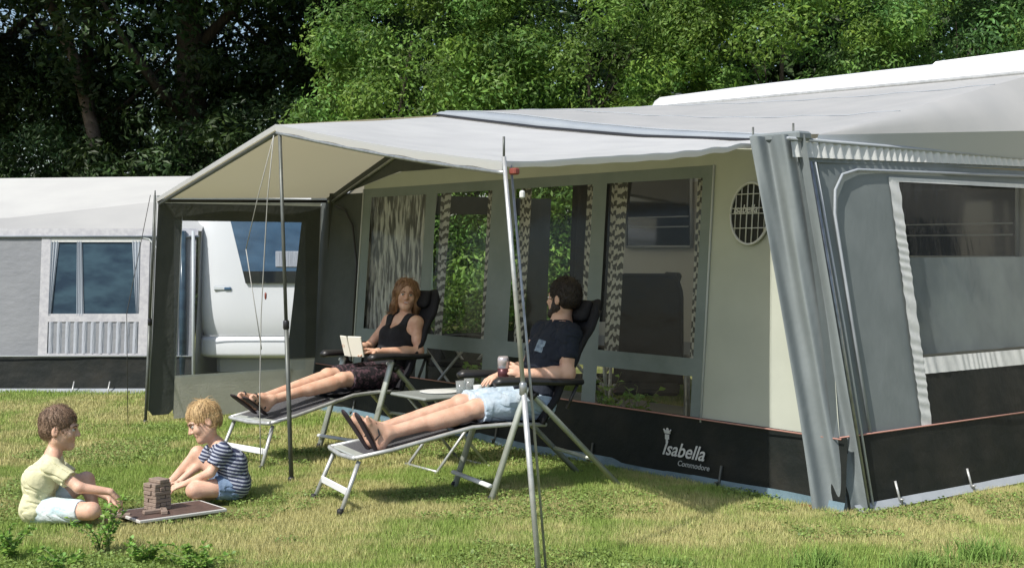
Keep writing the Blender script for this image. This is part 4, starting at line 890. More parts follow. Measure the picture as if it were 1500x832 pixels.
def torso(B, pel, chest, neckb, F, shL, shR, w=1., female=False, k=1., infl=0, grow=None):
    """pel/chest/neckb centres, F = body forward; k scale"""
    U1 = nrm(chest-pel); Fp = nrm(F-np.dot(F,U1)*U1); Sd = np.cross(U1, Fp)
    hw = .085*k*w
    B.cone(pel-Sd*hw, pel+Sd*hw, .088*k+infl, .088*k+infl, .03*k)
    B.cone(pel-Sd*.05*k, chest-Sd*.062*k*w, .090*k+infl, .095*k+infl, .04*k, ax=Fp, fac=1.12); B.cone(pel+Sd*.05*k, chest+Sd*.062*k*w, .090*k+infl, .095*k+infl, .04*k, ax=Fp, fac=1.12)
    B.cone(chest-Sd*.07*k*w, chest+Sd*.07*k*w, .098*k+infl, .098*k+infl, .04*k)
    up = neckb-U1*.035*k
    B.cone(chest, up, .085*k+infl, .06*k+infl, .04*k)
    B.cone(shL, shR, .050*k+infl, .050*k+infl, .05*k)
    if female:
        for q in (-1,1): B.ell(chest+Fp*.080*k+Sd*q*.062*k+U1*.0, A3(.052,.046,.050)*k+infl, np.array([Sd,Fp,U1]), .025*k)
    return U1, Fp, Sd

def adult(name_label, frame_loc, ang, J, sk, female=False, k=1.):
    T = empty('person', frame_loc, ang, label=name_label, cat='person', group='people camping')
    return T

# --- the man -------------------------------------------------------
def rot(v, a): c, s = math.cos(a), math.sin(a); return A3(v[0]*c-v[1]*s, v[0]*s+v[1]*c, v[2])
def build_man():
    T = empty('person', (-.91,7.03,0), MA, label='bearded man in dark t-shirt and light denim shorts, lying back with a can', cat='person')
    pel, chest, nb = A3(1.255,.25,.525), A3(1.385,.25,.80), A3(1.455,.25,.965); F = A3(-.85,0,.52)
    shL, shR = A3(1.425,.085,.915), A3(1.425,.425,.915)
    hc = A3(1.470,.25,1.125); hF = rot(A3(-.80,.60,.02), -MA); hU = A3(.10,0,1)
    B = SDF(.0046); torso(B, pel, chest, nb, F, shL, shR, 1.05, k=1.0)
    B.cone(nb-A3(0,0,.02), hc+A3(-.005,0,-.06), .060, .056, .03); B.cone(nb, shL, .05, .05, .04).cone(nb, shR, .05, .05, .04)
    # arms
    eL, wL = A3(1.385,.035,.695), A3(1.150,.115,.700); eR, wR = A3(1.34,.475,.70), A3(1.13,.38,.68)
    for s, e, w in ((shL,eL,wL),(shR,eR,wR)):
        B.cone(s, e, .052, .041, .03).ell(s+(e-s)*.45+A3(-.012,0,0), A3(.045,.045,.07), None, .03).cone(e, e+(w-e)*.35, .043, .043, .02).cone(e+(w-e)*.3, w, .043, .027, .02)
    arm_hand(B, wL, A3(-.80,.50,.30), A3(.2,.9,-.1), 1.02, .95, 1); arm_hand(B, wR, A3(-.9,-.2,-.25), A3(0,0,-1), 1.0, .35, -1)
    for hp_, kn, an, he, to in ((A3(1.25,.165,.52),A3(.86,.165,.505),A3(.335,.185,.395),A3(.285,.19,.335),A3(.175,.17,.525)),(A3(1.25,.335,.52),A3(.84,.335,.515),A3(.32,.31,.40),A3(.27,.31,.34),A3(.15,.34,.53))):
        B.cone(hp_, kn, .086, .058, .03).cone(kn, an, .052, .036, .02).cone(kn+(an-kn)*.15-A3(0,0,.018), kn+(an-kn)*.5-A3(0,0,.014), .046, .040, .03).ell(kn+A3(-.01,0,.012), A3(.045,.042,.04), None, .02)
        fd = nrm(to-he); sole = nrm(np.cross(fd, A3(0,1,0)))*1.0
        if sole[0] > 0: sole = -sole
        B.cone(an, he, .036, .034, .02).cone(he, he+fd*.13, .032, .030, .03, ax=sole, fac=1.3).cone(an-A3(.02,0,-.01), he+fd*.15-sole*.0, .034, .026, .03)
        lat = A3(0,1,0)
        for i, o in enumerate((-.028,-.010,.006,.020,.033)):
            a = he+fd*(.145-.012*i*.7)+lat*o; B.cone(a, a+fd*(.040-.004*i)-sole*.004, .012-.0011*i, .0098-.0008*i, .006)
    A, P = head(B, hc, hF, hU, 1.0)
    link('body', B.mesh('body'), 'skin_man', T); face_parts(T, P, A, 1.0, browm='hair_dark')
    hair_short(T, P, A, 1.0, 'hair_dark', t=.011, seed=3, back_low=-.062, ln=.018)
    bd_ = SDF(.004); bd_.cone(P(-.044,.004,-.058), P(-.018,.060,-.093), .0345, .031, .02).cone(P(.044,.004,-.058), P(.018,.060,-.093), .0345, .031, .02).ell(P(0,.070,-.098), A3(.028,.022,.024), A, .02).cone(P(-.066,.016,.005), P(-.055,.022,-.045), .012, .020, .02).cone(P(.066,.016,.005), P(.055,.022,-.045), .012, .020, .02)
    bd_.cone(P(-.024,.082,-.046), P(.024,.082,-.046), .0075, .0075, .006); bd_.ell(P(0,.10,-.060), A3(.020,.02,.009), A, .005, sub=True)
    link('beard', bd_.mesh('beard', .0015, 260, 2), 'hair_dark', T)
    # t-shirt
    Sh = SDF(.0052); torso(Sh, pel+A3(.0,0,.03), chest, nb-A3(0,0,.01), F, shL, shR, 1.08, infl=.013); Sh.cone(nb-A3(0,0,.02), shL, .058, .058, .04).cone(nb-A3(0,0,.02), shR, .058, .058, .04)
    Sh.cone(nb-A3(.0,0,.02), hc-A3(.0,0,.05), .048, .048, .02, sub=True)
    for s, e in ((shL,eL),(shR,eR)): Sh.cone(s, s+(e-s)*.62, .066, .062, .03, fb=True)
    Sh.cut(hc+A3(0,0,-.125), (0,0,1))
    link('t_shirt', Sh.mesh('t_shirt', .0042, 20, 5, True), 'navy_cloth', T, label='dark navy t-shirt with a pale printed chest pocket')
    pk = SDF(.0035); U1 = nrm(chest-pel); Fp = nrm(F-np.dot(F,U1)*U1)
    pc = chest+Fp*.108+A3(0,-.075,0)+U1*.0; pk.ell(pc, A3(.036,.016,.045), np.array([[0,1,0],Fp,U1]), .004); 
    # shorts
    sh2 = SDF(.005); sh2.cone(pel-A3(0,.09,0), pel+A3(0,.09,0), .106, .106, .03)
    for hp_, kn in ((A3(1.25,.165,.52),A3(.86,.165,.505)),(A3(1.25,.335,.52),A3(.84,.335,.515))):
        e = hp_+(kn-hp_)*.93; sh2.cone(hp_, e, .100, .078, .03, fb=True); sh2.cone(e-(kn-hp_)*.10, e, .083, .083, .004, fa=True, fb=True)
    link('shorts', sh2.mesh('shorts', .0045, 24, 8, True), 'denim_light', T, label='light denim shorts with rolled cuffs')
    # chest print on a pocket patch that follows the shirt
    pm = MB(); 
    for (du, dv, w_, h_) in ((0,0,.062,.075),):
        G = np.array([[chest+Fp*(.130+.004*math.cos(a*1.5))+A3(0,-.072+a*.031,0)*1.0+U1*(.0+b*.037) - Fp*(.020*max(0,(-a))**1.0) for b in np.linspace(-1,1,5)] for a in np.linspace(-1,1,7)]); pm.sheet(G)
    pm.build('chest_print', 'print_grey', T)
    for he, to, an in ((A3(.285,.19,.335),A3(.175,.17,.525),A3(.335,.185,.395)),(A3(.27,.31,.34),A3(.15,.34,.53),A3(.32,.31,.40))):
        fd = nrm(to-he); sole = nrm(np.cross(fd, A3(0,1,0))); sole = sole if sole[0] < 0 else -sole
        f_ = SDF(.004); c = he+fd*.105+sole*.034; f_.cone(he-fd*.02+sole*.036, he+fd*.20+sole*.034, .030, .040, .02, ax=sole, fac=3.6)
        fo = link('flip_flop', f_.mesh('flip_flop'), 'foot_foam', T)
        s1 = he+fd*.155+sole*.02; 
        for q in (-1,1): MB().tube([s1-sole*.042, s1-fd*.03-sole*.052+A3(0,q*.022,0), he+fd*.06-sole*.015+A3(0,q*.038,0), he+fd*.05+sole*.02+A3(0,q*.040,0)], .005, 6).build('strap', 'black_plastic', fo)
        MB().tube([s1-sole*.046, s1+sole*.01], .004, 6).build('strap', 'black_plastic', fo)
    return T, wL
man, wL = build_man()
# --- the woman ------------------------------------------------------
def build_woman():
    T = empty('person', (-1.595,8.433,0), WA, label='smiling woman in black tank top and dark shorts lying back with a book', cat='person')
    pel, chest, nb = A3(1.265,.25,.515), A3(1.395,.25,.775), A3(1.465,.25,.925); F = A3(-.85,0,.52)
    shL, shR = A3(1.435,.105,.885), A3(1.435,.395,.885)
    hc = A3(1.470,.25,1.082); hF = rot(A3(.12,-1,.04), -WA); hU = rot(A3(.10,.04,1), -WA)
    B = SDF(.0046); torso(B, pel, chest, nb, F, shL, shR, .92, female=True, k=.93)
    B.cone(nb-A3(0,0,.02), hc+A3(-.005,0,-.06), .042, .039, .03); B.cone(nb-A3(0,0,.015), shL, .030, .038, .04).cone(nb-A3(0,0,.015), shR, .030, .038, .04)
    eL, wL = A3(1.395,.035,.685), A3(1.085,.135,.700); eR, wR = A3(1.31,.485,.70), A3(1.05,.36,.70)
    for s, e, w in ((shL,eL,wL),(shR,eR,wR)):
        B.cone(s, e, .043, .033, .03).cone(e, e+(w-e)*.35, .035, .034, .02).cone(e+(w-e)*.3, w, .034, .022, .02)
    arm_hand(B, wL, A3(-.9,.38,.06), A3(.1,.3,-.9), .93, .5, 1); arm_hand(B, wR, A3(-.9,-.35,.06), A3(.1,-.5,.7), .93, .5, -1)
    for hp_, kn, an, he, to in ((A3(1.25,.175,.515),A3(.80,.175,.515),A3(.26,.255,.415),A3(.205,.255,.37),A3(.03,.225,.485)),(A3(1.25,.325,.515),A3(.79,.315,.535),A3(.24,.335,.42),A3(.18,.34,.375),A3(.0,.33,.50))):
        B.cone(hp_, kn, .084, .052, .03).cone(kn, an, .047, .030, .02).cone(kn+(an-kn)*.15-A3(0,0,.016), kn+(an-kn)*.48-A3(0,0,.012), .041, .034, .03).ell(kn+A3(-.01,0,.010), A3(.041,.039,.036), None, .02)
        fd = nrm(to-he); sole = nrm(np.cross(fd, A3(0,1,0))); sole = sole if sole[2] < 0 else -sole
        B.cone(an, he, .031, .029, .02).cone(he, he+fd*.12, .028, .027, .03, ax=sole, fac=1.3).cone(an-A3(.02,0,0), he+fd*.13, .030, .022, .03)
        for i, o in enumerate((-.024,-.009,.005,.017,.028)):
            a = he+fd*(.130-.010*i*.7)+A3(0,1,0)*o; B.cone(a, a+fd*(.034-.003*i)-sole*.003, .0105-.0009*i, .0088-.0007*i, .006)
    A, P = head(B, hc, hF, hU, .95, True, 1)
    link('body', B.mesh('body'), 'skin_woman', T); face_parts(T, P, A, .95, True, 1)
    H_ = SDF(.0042); k = .95
    H_.ell(P(0,-.016,.036), A3(.090,.106,.100)*k, A, .01).ell(P(0,.112,-.030), A3(.068,.085,.118)*k, A, .006, sub=True)
    for q in (-1,1):
        H_.cone(P(q*.074,.012,.030), P(q*.084,-.010,-.075), .026*k, .026*k, .02).cone(P(q*.084,-.010,-.075), P(q*.075,-.02,-.130 if q < 0 else -.155), .026*k, .016*k, .02)
    H_.cone(P(0,-.06,.0), P(0,-.065,-.12), .062*k, .045*k, .03)
    H_.ell(P(0,.112,-.060), A3(.056,.10,.100)*k, A, .006, sub=True)
    me = H_.mesh('hair', .0020, 60, 4); hr = link('hair', me, 'hair_brown', T)
    n = len(me.vertices); co = np.zeros(n*3, np.float32); me.vertices.foreach_get('co', co); co = co.reshape(-1,3); no = np.zeros(n*3, np.float32); me.vertices.foreach_get('normal', no); no = no.reshape(-1,3)
    rs = np.random.default_rng(5); mb = MB(); part_ = P(.01,.03,.13)
    out = np.where(((co-P(0,-.02,0))*no).sum(1) > .01)[0]
    for i in rs.choice(out, 900):
        p, n_ = co[i].astype(float), no[i].astype(float)
        if (p-hc)@A[1] > .045*k and (p-hc)@A[2] < .105*k and abs((p-hc)@A[0]) < .075*k: continue
        fl = (p-part_)*np.array([1,1,.6])-A[2]*.10; fl -= fl@n_*n_; fl = nrm(fl+rs.normal(0,.01,3)); L = rs.uniform(.04,.09); w_ = np.cross(fl, n_)
        q = [p-n_*.002]+[p+fl*L*t+n_*(.0025-L*L*t*t*4.5)+w_*.004*math.sin(t*7+rs.uniform(0,3)) for t in (.3,.6)]+[p+fl*L-n_*L*L*4.5]
        mb.tube(q, [.0014,.0019,.0017,.0006], 4, cap=False)
    mb.build('hair_lock', 'hair_brown', hr, kind='stuff')
    Sh = SDF(.0050); torso(Sh, pel+A3(0,0,.02), chest, nb, F, shL, shR, .92, female=True, k=.93, infl=.008)
    U1 = nrm(chest-pel); Fp = nrm(F-np.dot(F,U1)*U1)
    A_ = np.array([nrm(np.cross(U1,Fp)),Fp,U1]); Sh.cone(nb-A3(0,0,.02), shL, .046, .048, .04).cone(nb-A3(0,0,.02), shR, .046, .048, .04)
    Sh.ell(chest+Fp*.10+U1*.165, A3(.062,.16,.135), A_, .004, sub=True).ell(nb+U1*.03, A3(.062,.09,.07), A_, .004, sub=True).ell(chest-Fp*.10+U1*.17, A3(.07,.12,.10), A_, .004, sub=True)
    for q_, s_ in ((-1,shL),(1,shR)): Sh.ell(s_+A3(0,q_*.030,-.015), A3(.12,.075,.085), None, .004, sub=True)
    link('tank_top', Sh.mesh('tank_top', .0022, 26, 5), 'black_cloth', T, label='black tank top with thin straps')
    for q in ():
        MB().tube([chest+Fp*.108+U1*.030+A3(0,q*.062,0), chest+Fp*.075+U1*.10+A3(0,q*.070,0), nb+A3(.0,q*.078,-.012)+Fp*.018, nb+A3(.045,q*.080,-.045)], .0085, 6, flat=.5).build('strap', 'black_cloth', T)
    MB().tube([nb+Fp*.045+A3(0,-.045,.0), nb+Fp*.075+A3(0,-.01,-.055), nb+Fp*.078+A3(0,.01,-.055), nb+Fp*.045+A3(0,.045,.0)], .0016, 5).build('necklace', 'black_plastic', T)
    MB().lathe(wL+A3(.02,0,-.0)-nrm(wL-eL)*.012, [(.0235,0),(.027,.003),(.027,.015),(.0235,.018)], 14, wL-eL).build('watch', 'black_plastic', T)
    s2 = SDF(.005); s2.cone(pel-A3(0,.085,0), pel+A3(0,.085,0), .098, .098, .03)
    for hp_, kn in ((A3(1.25,.175,.515),A3(.80,.175,.515)),(A3(1.25,.325,.515),A3(.79,.315,.535))): s2.cone(hp_, hp_+(kn-hp_)*.86, .096, .072, .03, fb=True)
    link('shorts', s2.mesh('shorts', .0036, 26, 8), 'shorts_floral', T, label='dark shorts with a faint floral print')
    for he, to in ((A3(.205,.255,.37),A3(.03,.225,.485)),(A3(.18,.34,.375),A3(.0,.33,.50))):
        fd = nrm(to-he); sole = nrm(np.cross(fd, A3(0,1,0))); sole = sole if sole[2] < 0 else -sole
        f_ = SDF(.004); f_.cone(he-fd*.02+sole*.034, he+fd*.175+sole*.032, .026, .034, .02, ax=sole, fac=3.4); fo = link('sandal', f_.mesh('sandal'), 'foot_foam', T)
        for t in (.02,.09,.125): MB().tube([he+fd*t+A3(0,-.032,0)+sole*.02, he+fd*t+A3(0,-.022,0)-sole*.026, he+fd*t-sole*.036, he+fd*t+A3(0,.022,0)-sole*.026, he+fd*t+A3(0,.032,0)+sole*.02], .0055, 6).build('strap', 'black_plastic', fo)
    return T
woman = build_woman()
# book and can
bk_ = empty('book', (-1.595,8.433,0), WA, label='small open book held in the hands of the woman', cat='book')
bb = MB().box((.945,.20,.735),(.012,.115,.15),ax=[nrm((1,.25,.25)),nrm((-.25,1,0)),nrm((-.25,-.06,1))],bev=.003); bb.build('cover', 'paper', bk_)
MB().box((.935,.30,.735),(.010,.105,.15),ax=[nrm((1,-.3,.25)),nrm((.3,1,0)),nrm((-.25,.06,1))],bev=.003).build('pages', 'paper', bk_)
cn = empty('drink_can', (-.91,7.03,0), MA, label='pale drink can with dark red base held by the man', cat='can')
cp = A3(1.045,.195,.675)
MB().lathe(cp, [(.026,0),(.0325,.006),(.033,.055)], 20).build('can_base', mat('can_red', (.09,.03,.035), .35, metal=.3), cn)
MB().lathe(cp+A3(0,0,.055), [(.033,0),(.033,.055),(.027,.068),(.025,.066)], 20).build('can_body', mat('can_body', (.55,.50,.52), .3, metal=.5), cn)

# --- boys -----------------------------------------------------------
def build_boy1():
    Yb = 6.86; sc = 1930/Yb; bx = -2.42
    def b(px, py, dy=0): Y = Yb+dy; return A3((px-750)/1930*Y-bx, dy, 1.42-(py-365)/1930*Y)
    T = empty('person', (bx,Yb,0), 0, label='boy in pale yellow t-shirt sitting cross legged at the left edge', cat='person')
    k = .70; gz = .0
    pel, chest, nb = b(56,742), b(62,700), b(78,665); F = nrm(A3(1,.05,-.15)); shN, shF = b(76,684,-.105), b(74,678,.12)
    hc = b(87,627,.02); hF = A3(1,.14,-.12); hU = A3(.05,0,1)
    B = SDF(.0040); torso(B, pel, chest, nb, F, shF, shN, 1.0, k=k)
    B.cone(nb-A3(0,0,.015), hc+A3(-.012,0,-.05), .036, .035, .02).cone(nb, shN, .03, .03, .03).cone(nb, shF, .03, .03, .03)
    eN, wN, eF, wF = b(116,714,-.14), b(162,720,-.10), b(120,708,.13), b(158,728,.12)
    for s, e, w in ((shN,eN,wN),(shF,eF,wF)): B.cone(s, e, .034, .027, .02).cone(e, w, .027, .018, .015)
    arm_hand(B, wN, b(186,742,-.06)-wN, A3(-.2,.2,-1), .72, .45, 1); arm_hand(B, wF, b(180,745,.10)-wF, A3(-.2,-.2,-1), .72, .4, -1)
    for hp_, kn, an, to in ((b(62,748,-.06),b(134,748,-.17),b(112,758,.02),b(128,760,.10)),(b(62,745,.07),b(126,703,.14),b(140,752,.12),b(160,760,.06))):
        B.cone(hp_, kn, .062, .043, .02).cone(kn, an, .040, .026, .02).cone(an, an+(to-an), .026, .018, .02)
    A, P = head(B, hc, hF, hU, .93)
    link('body', B.mesh('body'), 'skin_boy', T); face_parts(T, P, A, .93)
    hair_short(T, P, A, .93, 'hair_boy_brown', t=.007, seed=8, back_low=-.070, fringe=.012)
    Sh = SDF(.0045); torso(Sh, pel+A3(0,0,.0), chest, nb-A3(0,0,.012), F, shF, shN, 1.05, k=k, infl=.013)
    for s, e in ((shN,eN),(shF,eF)): Sh.cone(s, s+(e-s)*.62, .047, .045, .02, fb=True)
    Sh.cut(nb+A3(0,0,.016), (.35,0,1)); Sh.cut(b(50,768), (0,0,-1))
    link('t_shirt', Sh.mesh('t_shirt', .0048, 24, 3, True), 'shirt_yellow', T)
    s2 = SDF(.0045); s2.cone(pel-A3(0,.06,.0), pel+A3(0,.06,0), .068, .068, .02)
    for hp_, kn in ((b(62,748,-.06),b(134,748,-.17)),(b(62,745,.07),b(126,703,.14))): s2.cone(hp_, hp_+(kn-hp_)*(.80 if kn[1] < 0 else .6), .070, .054, .02, fb=True)
    link('shorts', s2.mesh('shorts', .0042, 30, 9, True), 'shorts_white', T, label='white and turquoise shorts')
    return T
build_boy1()
def build_boy2():
    Yb = 7.52; bx = -1.66
    def b(px, py, dy=0): Y = Yb+dy; return A3((px-750)/1930*Y-bx, dy, 1.42-(py-365)/1930*Y)
    T = empty('person', (bx,Yb,0), 0, label='blond boy in striped navy t-shirt stacking blocks beside the board', cat='person')
    k = .70; pel, chest, nb = b(347,708), b(340,680), b(318,650); F = nrm(A3(-1,-.15,-.25)); shN, shF = b(326,662,-.115), b(316,656,.11)
    hc = b(299,617,-.02); hF = A3(-.80,-.42,-.42); hU = A3(-.45,0,1)
    B = SDF(.0040); torso(B, pel, chest, nb, F, shN, shF, 1.0, k=k)
    B.cone(nb-A3(0,0,.015), hc+A3(.012,0,-.045), .036, .035, .02).cone(nb, shN, .03, .03, .03).cone(nb, shF, .03, .03, .03)
    eN, wN, eF, wF = b(308,692,-.15), b(272,708,-.10), b(288,684,.10), b(262,706,.04)
    for s, e, w in ((shN,eN,wN),(shF,eF,wF)): B.cone(s, e, .034, .027, .02).cone(e, w, .027, .018, .015)
    arm_hand(B, wN, b(245,716,-.10)-wN, A3(-.1,.4,-.8), .72, .55, -1); arm_hand(B, wF, b(240,712,-.02)-wF, A3(-.1,-.4,-.8), .72, .5, 1)
    for hp_, kn, an, to in ((b(340,712,-.06),b(284,718,-.16),b(308,730,.0),b(285,734,.04)),(b(338,710,.07),b(290,664,.12),b(250,708,.12),b(236,722,.10))):
        B.cone(hp_, kn, .062, .043, .02).cone(kn, an, .040, .026, .02).cone(an, to, .026, .018, .02)
    A, P = head(B, hc, hF, hU, .93)
    link('body', B.mesh('body'), 'skin_boy', T); face_parts(T, P, A, .93)
    hair_short(T, P, A, .93, 'hair_boy_blond', t=.009, seed=12, back_low=-.050, fringe=.004)
    Sh = SDF(.0045); torso(Sh, pel, chest, nb-A3(0,0,.012), F, shN, shF, 1.05, k=k, infl=.013)
    for s, e in ((shN,eN),(shF,eF)): Sh.cone(s, s+(e-s)*.66, .047, .046, .02, fb=True)
    Sh.cut(nb+A3(0,0,.014), (-.45,0,1))
    me = Sh.mesh('t_shirt', .0036, 26, 3, True); n = len(me.vertices); co = np.zeros(n*3, np.float32); me.vertices.foreach_get('co', co); co = co.reshape(-1,3)
    U1 = nrm(chest-pel)+A3(.55,0,.25); sv_ = co@nrm(U1); a = me.attributes.new('sv', 'FLOAT', 'POINT'); a.data.foreach_set('value', (sv_+10).astype(np.float32))
    link('t_shirt', me, 'stripes', T, label='navy and white striped t-shirt')
    s2 = SDF(.0045); s2.cone(pel-A3(0,.06,.0), pel+A3(0,.06,0), .068, .068, .02)
    for hp_, kn in ((b(340,712,-.06),b(284,718,-.16)),(b(338,710,.07),b(290,664,.12))): s2.cone(hp_, hp_+(kn-hp_)*.42, .075, .066, .02, fb=True)
    link('shorts', s2.mesh('shorts', .0042, 30, 9, True), 'denim_blue', T, label='blue denim shorts')
    return T
build_boy2()

# ------------------------------------------------------------------ the block game
GA = math.atan2(.643,.766)
gb = empty('game_board', (-1.83,7.07,0), GA, label='flat dark brown game board with pale rim lying on the grass', cat='board')
MB().box((0,0,.017),(.48,.30,.012),bev=.004).build('board_panel', 'board_brown', gb)
for c, d in (((0,-.153,.014),(.50,.012,.018)),((0,.153,.014),(.50,.012,.018)),((-.245,0,.014),(.012,.294,.018)),((.245,0,.014),(.012,.294,.018))): MB().box(c, d, bev=.004).build('rim', 'board_rim', gb)
tw = empty('block_tower', (-1.905,7.09,.024), R(52), label='leaning stack of pale wooden blocks on the game board', cat='block tower')
bme = None; L_ = .104; hb = .0205; wb = L_/3
for lay in range(8):
    for j in range(3):
        if (lay, j) in ((7,0),): continue
        if bme is None: o = MB().box((0,0,0),(L_,wb-.002,hb-.0012),bev=.0025).build('wooden_block', 'wood_block', tw); bme = o.data
        else: o = link('wooden_block', bme, None, tw)
        off = (j-1)*wb; jx, jy = random.uniform(-.005,.005), random.uniform(-.003,.003); lean = lay*.0012
        o.location = ((jx-lean, off+jy, hb*(lay+.5)) if lay % 2 == 0 else (off+jy-lean, jx, hb*(lay+.5))); o.rotation_euler = (0,0,(0 if lay % 2 == 0 else math.pi/2)+random.uniform(-.04,.04))
for k, (x, y, a, lb) in enumerate(((-1.90,6.97,.6,'loose pale block at the foot of the block tower'),(-1.845,6.985,1.9,'loose pale block on the board rim, right of its twin'),(-2.06,6.93,.2,'loose pale block in the grass left of the board'))):
    o = link('wooden_block', bme.copy(), None, None, label=lb, cat='block', group='loose game blocks'); o.location = (x,y,.034 if k < 2 else .022); o.rotation_euler = (0,0,a)

# ------------------------------------------------------------------ camping table with cups between the recliners
tb = empty('camping_table', (-.42,8.62,0), R(35), label='small grey folding table between the two recliners', cat='table')
MB().box((0,0,.475),(.62,.44,.022),bev=.008).build('table_top', 'grey_top', tb)
for v in (-.18,.18):
    for q in (-1,1): MB().tube([(-q*.20,v+q*.012,.46),(q*.21,v+q*.012,.0)], .010, 8).build('leg', 'alu', tb)
for q in (-1,1): MB().tube([(q*.20,-.2,.01),(q*.20,.2,.01)], .009, 8).build('leg_bar', 'alu', tb)
def pxp(px, py, Y): return ((px-750)/1930*Y, Y, 1.42-(py-365)/1930*Y)
for k, (x, y, h, r, lb) in enumerate(((-.33,8.50,.085,.034,'short clear glass on the camping table, nearest the man'),(-.28,8.62,.10,.036,'taller glass behind on the camping table'),(-.22,8.48,.06,.030,'small grey cup at the right end of the camping table'))):
    c = MB().lathe((0,0,0), [(r*.8,0),(r*.85,.004),(r,h),(r*.92,h-.001),(r*.78,.008)], 18).build('cup', clear_mat('glass', (.8,.84,.86), .25, .3, .1) if k < 2 else 'cup_glass', None, label=lb, cat='cup', group='cups on the camping table'); c.location = (x,y,.487)
MB().lathe((-.47,8.60,.487),[(.12,0),(.135,.008),(.13,.009)],20).build('plate','trim_white',None,label='flat pale plate on the camping table',cat='plate')

# ------------------------------------------------------------------ things inside the awning
def inside(s, n, z=0): q = A3(1.785,7.03,0)+A3(-.608,.794,0)*s+A3(-.794,-.608,0)*n; q[2] = z; return q
def make_camp_chair(s, n, rz, label, tilt=.25, wide=.52):
    T = empty('camping_chair', inside(s,n), rz, label=label, cat='chair', group='black camping chairs inside the awning')
    f_ = MB(); G = lambda o: np.array([[(-.5*wide*(1-.22*max(0,(t-.8)/.2)**2)+wide*(1-.22*max(0,(t-.8)/.2)**2)*u, .22+tilt*t+o-.03*math.sin(math.pi*u), .44+.78*t) for u in np.linspace(0,1,9)] for t in np.linspace(0,1,16)])
    f_.sheet(G(0)).sheet(G(.04), True); e = [G(.02)[i,0] for i in range(16)]+[G(.02)[15,j] for j in range(9)]+[G(.02)[i,8] for i in range(15,-1,-1)]; f_.tube(e, .024, 8)
    f_.build('backrest', 'chair_pad', T)
    MB().box((0,0,.43),(wide,.50,.045),bev=.02).build('seat', 'chair_pad', T)
    for q in (-1,1):
        MB().tube([(q*.27,-.24,0),(q*.27,.24,.62)], .013, 8).build('leg', 'alu', T); MB().tube([(q*.29,.34,0),(q*.29,-.20,.62)], .013, 8).build('leg', 'alu', T)
        MB().tube([(q*.28,-.28,.63),(q*.28,.0,.645),(q*.28,.28,.64)], [.018,.024,.018], 8, flat=1.5).build('armrest', 'black_plastic', T)
    return T
make_camp_chair(2.34,-.75, R(-8), 'black padded chair standing behind the rightmost clear window', .10, .46)
make_camp_chair(4.85,-.9, R(68), 'dark reclined chair back showing through the second window', .42, .34)
make_camp_chair(3.1,-.95, AZ+R(150), 'black chair half hidden behind the man and the third window', .35, .45)
def plant(name, loc, h, spread, nst, nl, leafsz, label, cat, m='weed_leaf', pot=None, seed=0, group=None):
    rs = np.random.default_rng(seed); T = empty(name, loc, 0, label=label, cat=cat, group=group); st = MB(); V = []; F = []; cols = []
    z0 = .0 if pot is None else .16
    for i in range(nst):
        a = rs.uniform(0,6.28); L = h*rs.uniform(.55,1); tip = A3(math.cos(a)*spread*rs.uniform(.2,1), math.sin(a)*spread*rs.uniform(.2,1), z0+L); base = A3(rs.uniform(-.04,.04), rs.uniform(-.04,.04), z0-.01); mid = (base+tip)/2+A3(0,0,.08*L)-(tip-base)*A3(1,1,0)*.15
        P_ = [base, mid, tip]; st.tube(P_, [.0035,.003,.0015], 5)
        for j in range(nl):
            t = rs.uniform(.25,1.0); p = base*(1-t)**2+2*mid*t*(1-t)+tip*t*t; d = rs.normal(0,1,3); d[2] = abs(d[2])*.5+.1; d = nrm(d); n_ = nrm(A3(0,0,1)+rs.normal(0,.45,3)); s_ = nrm(np.cross(d,n_)); z_ = leafsz*rs.uniform(.6,1.3)
            b0 = len(V); V += [p, p+d*z_*.5+s_*z_*.30, p+d*z_*1.05-A3(0,0,z_*.25), p+d*z_*.5-s_*z_*.30, p+d*z_*.5-A3(0,0,z_*.08)]
            F += [(b0,b0+4,b0+1),(b0+1,b0+4,b0+2),(b0,b0+3,b0+4),(b0+3,b0+2,b0+4)]; c = rs.uniform(.7,1.35); cols += [(c*rs.uniform(.8,1.15),c,c*.9)]*5
    st.build('stem', 'stem_green', T); link('foliage', np_mesh('foliage', V, F, False, np.array(cols)), m, T)
    if pot: MB().lathe((0,0,0), [(.09,0),(.115,.14),(.13,.145),(.13,.165),(.11,.165),(.10,.15)], 20).build('pot', pot, T)
    return T
plant('potted_plant', tuple(inside(2.02,-.30,.01)), .34, .20, 16, 12, .055, 'leafy plant in terracotta pot behind the lower right window', 'plant', pot='pot_pink', seed=3)
plant('potted_plant', tuple(inside(3.65,-.32,.01)), .42, .26, 18, 12, .06, 'leafy potted plant behind the second lower window', 'plant', pot='pot_pink', seed=5)
plant('potted_plant', tuple(inside(2.45,-.45,.01)), .40, .20, 12, 10, .05, 'leafy potted plant behind the third lower window', 'plant', pot='trim_white', seed=6)

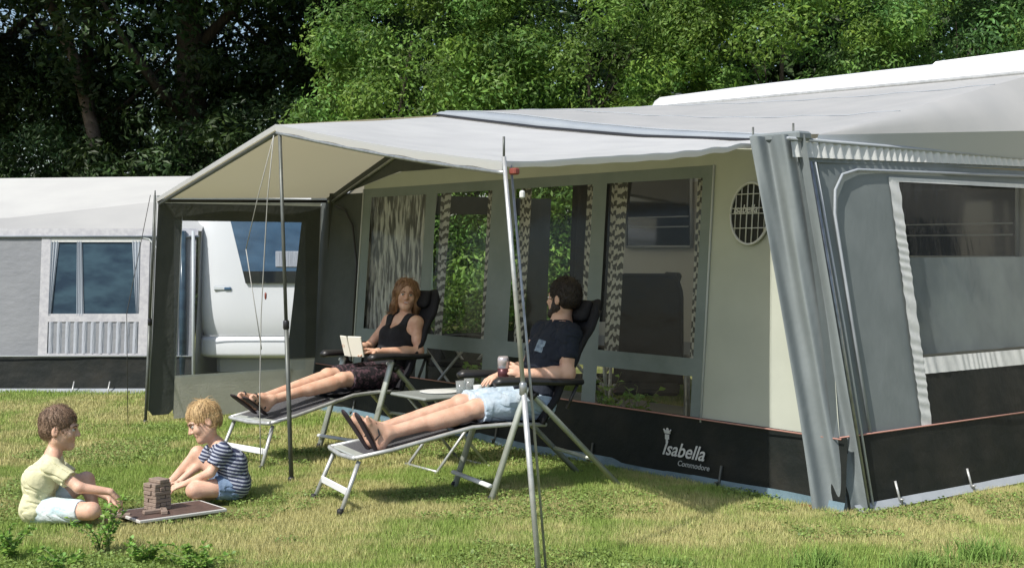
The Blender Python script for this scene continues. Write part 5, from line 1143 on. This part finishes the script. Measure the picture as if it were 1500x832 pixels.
# ------------------------------------------------------------------ weeds and tufts near the camera
WG = 'leafy weeds in the foreground grass'
for k, (px, py, h, sp, ns, nl, lb) in enumerate(((150,812,.27,.16,10,26,'tallest leafy weed in front of the seated boy with yellow shirt'),(205,830,.12,.18,12,26,'low leafy weed patch below the game board'),(285,838,.12,.22,15,28,'low leafy weed at the bottom edge, rightmost of its kind'),(12,822,.15,.14,10,30,'small leafy weed in the bottom left corner'),(95,836,.10,.17,10,26,'low leafy weed at the bottom edge, left of the tallest weed'))):
    Y = 1.42*1930/(py-365); plant('leafy_weed', ((px-750)/1930*Y, Y, 0), h, sp, ns, int(nl*1.5), .027, lb, 'weed', seed=20+k, group=WG)
def tuft(px, py, h, n, w, lb, seed):
    Y = 1.42*1930/(py-365); rs = np.random.default_rng(seed); V = []; F = []; C_ = []
    for i in range(n):
        a = rs.uniform(0,6.28); r = abs(rs.normal(0,w*.5)); p = A3(math.cos(a)*r, math.sin(a)*r*.6, 0); hh = h*rs.uniform(.5,1.1); l = A3(rs.normal(0,.35)*hh, rs.normal(0,.3)*hh, 0); sd = nrm(A3(rs.normal(),rs.normal(),0))*.0028; b0 = len(V)
        V += [p-sd, p+sd, p+l*.35+A3(0,0,hh*.6)-sd*.8, p+l*.35+A3(0,0,hh*.6)+sd*.8, p+l+A3(0,0,hh)]; F += [(b0,b0+1,b0+3),(b0,b0+3,b0+2),(b0+2,b0+3,b0+4)]; c = rs.uniform(.6,1.1); C_ += [(c*.62,c*.95,c*.62)]*5
    o = link('tall_grass', np_mesh('tall_grass', V, F, False, np.array(C_)), 'grass_blade', None, label=lb, kind='stuff'); o.location = ((px-750)/1930*Y, Y, 0)
for k, (px, py, h, n, w, lb) in enumerate(((1200,832,.10,260,.16,'darker grass tuft at the bottom edge below the corner curtain'),(1440,828,.13,420,.22,'tall green grass tuft in the bottom right corner'),(1345,836,.09,200,.18,'low grass tuft left of the tall corner tuft'),(985,834,.06,140,.12,'low grass tuft at the bottom edge below the emblem'))): tuft(px, py, h, n, w, lb, 40+k)
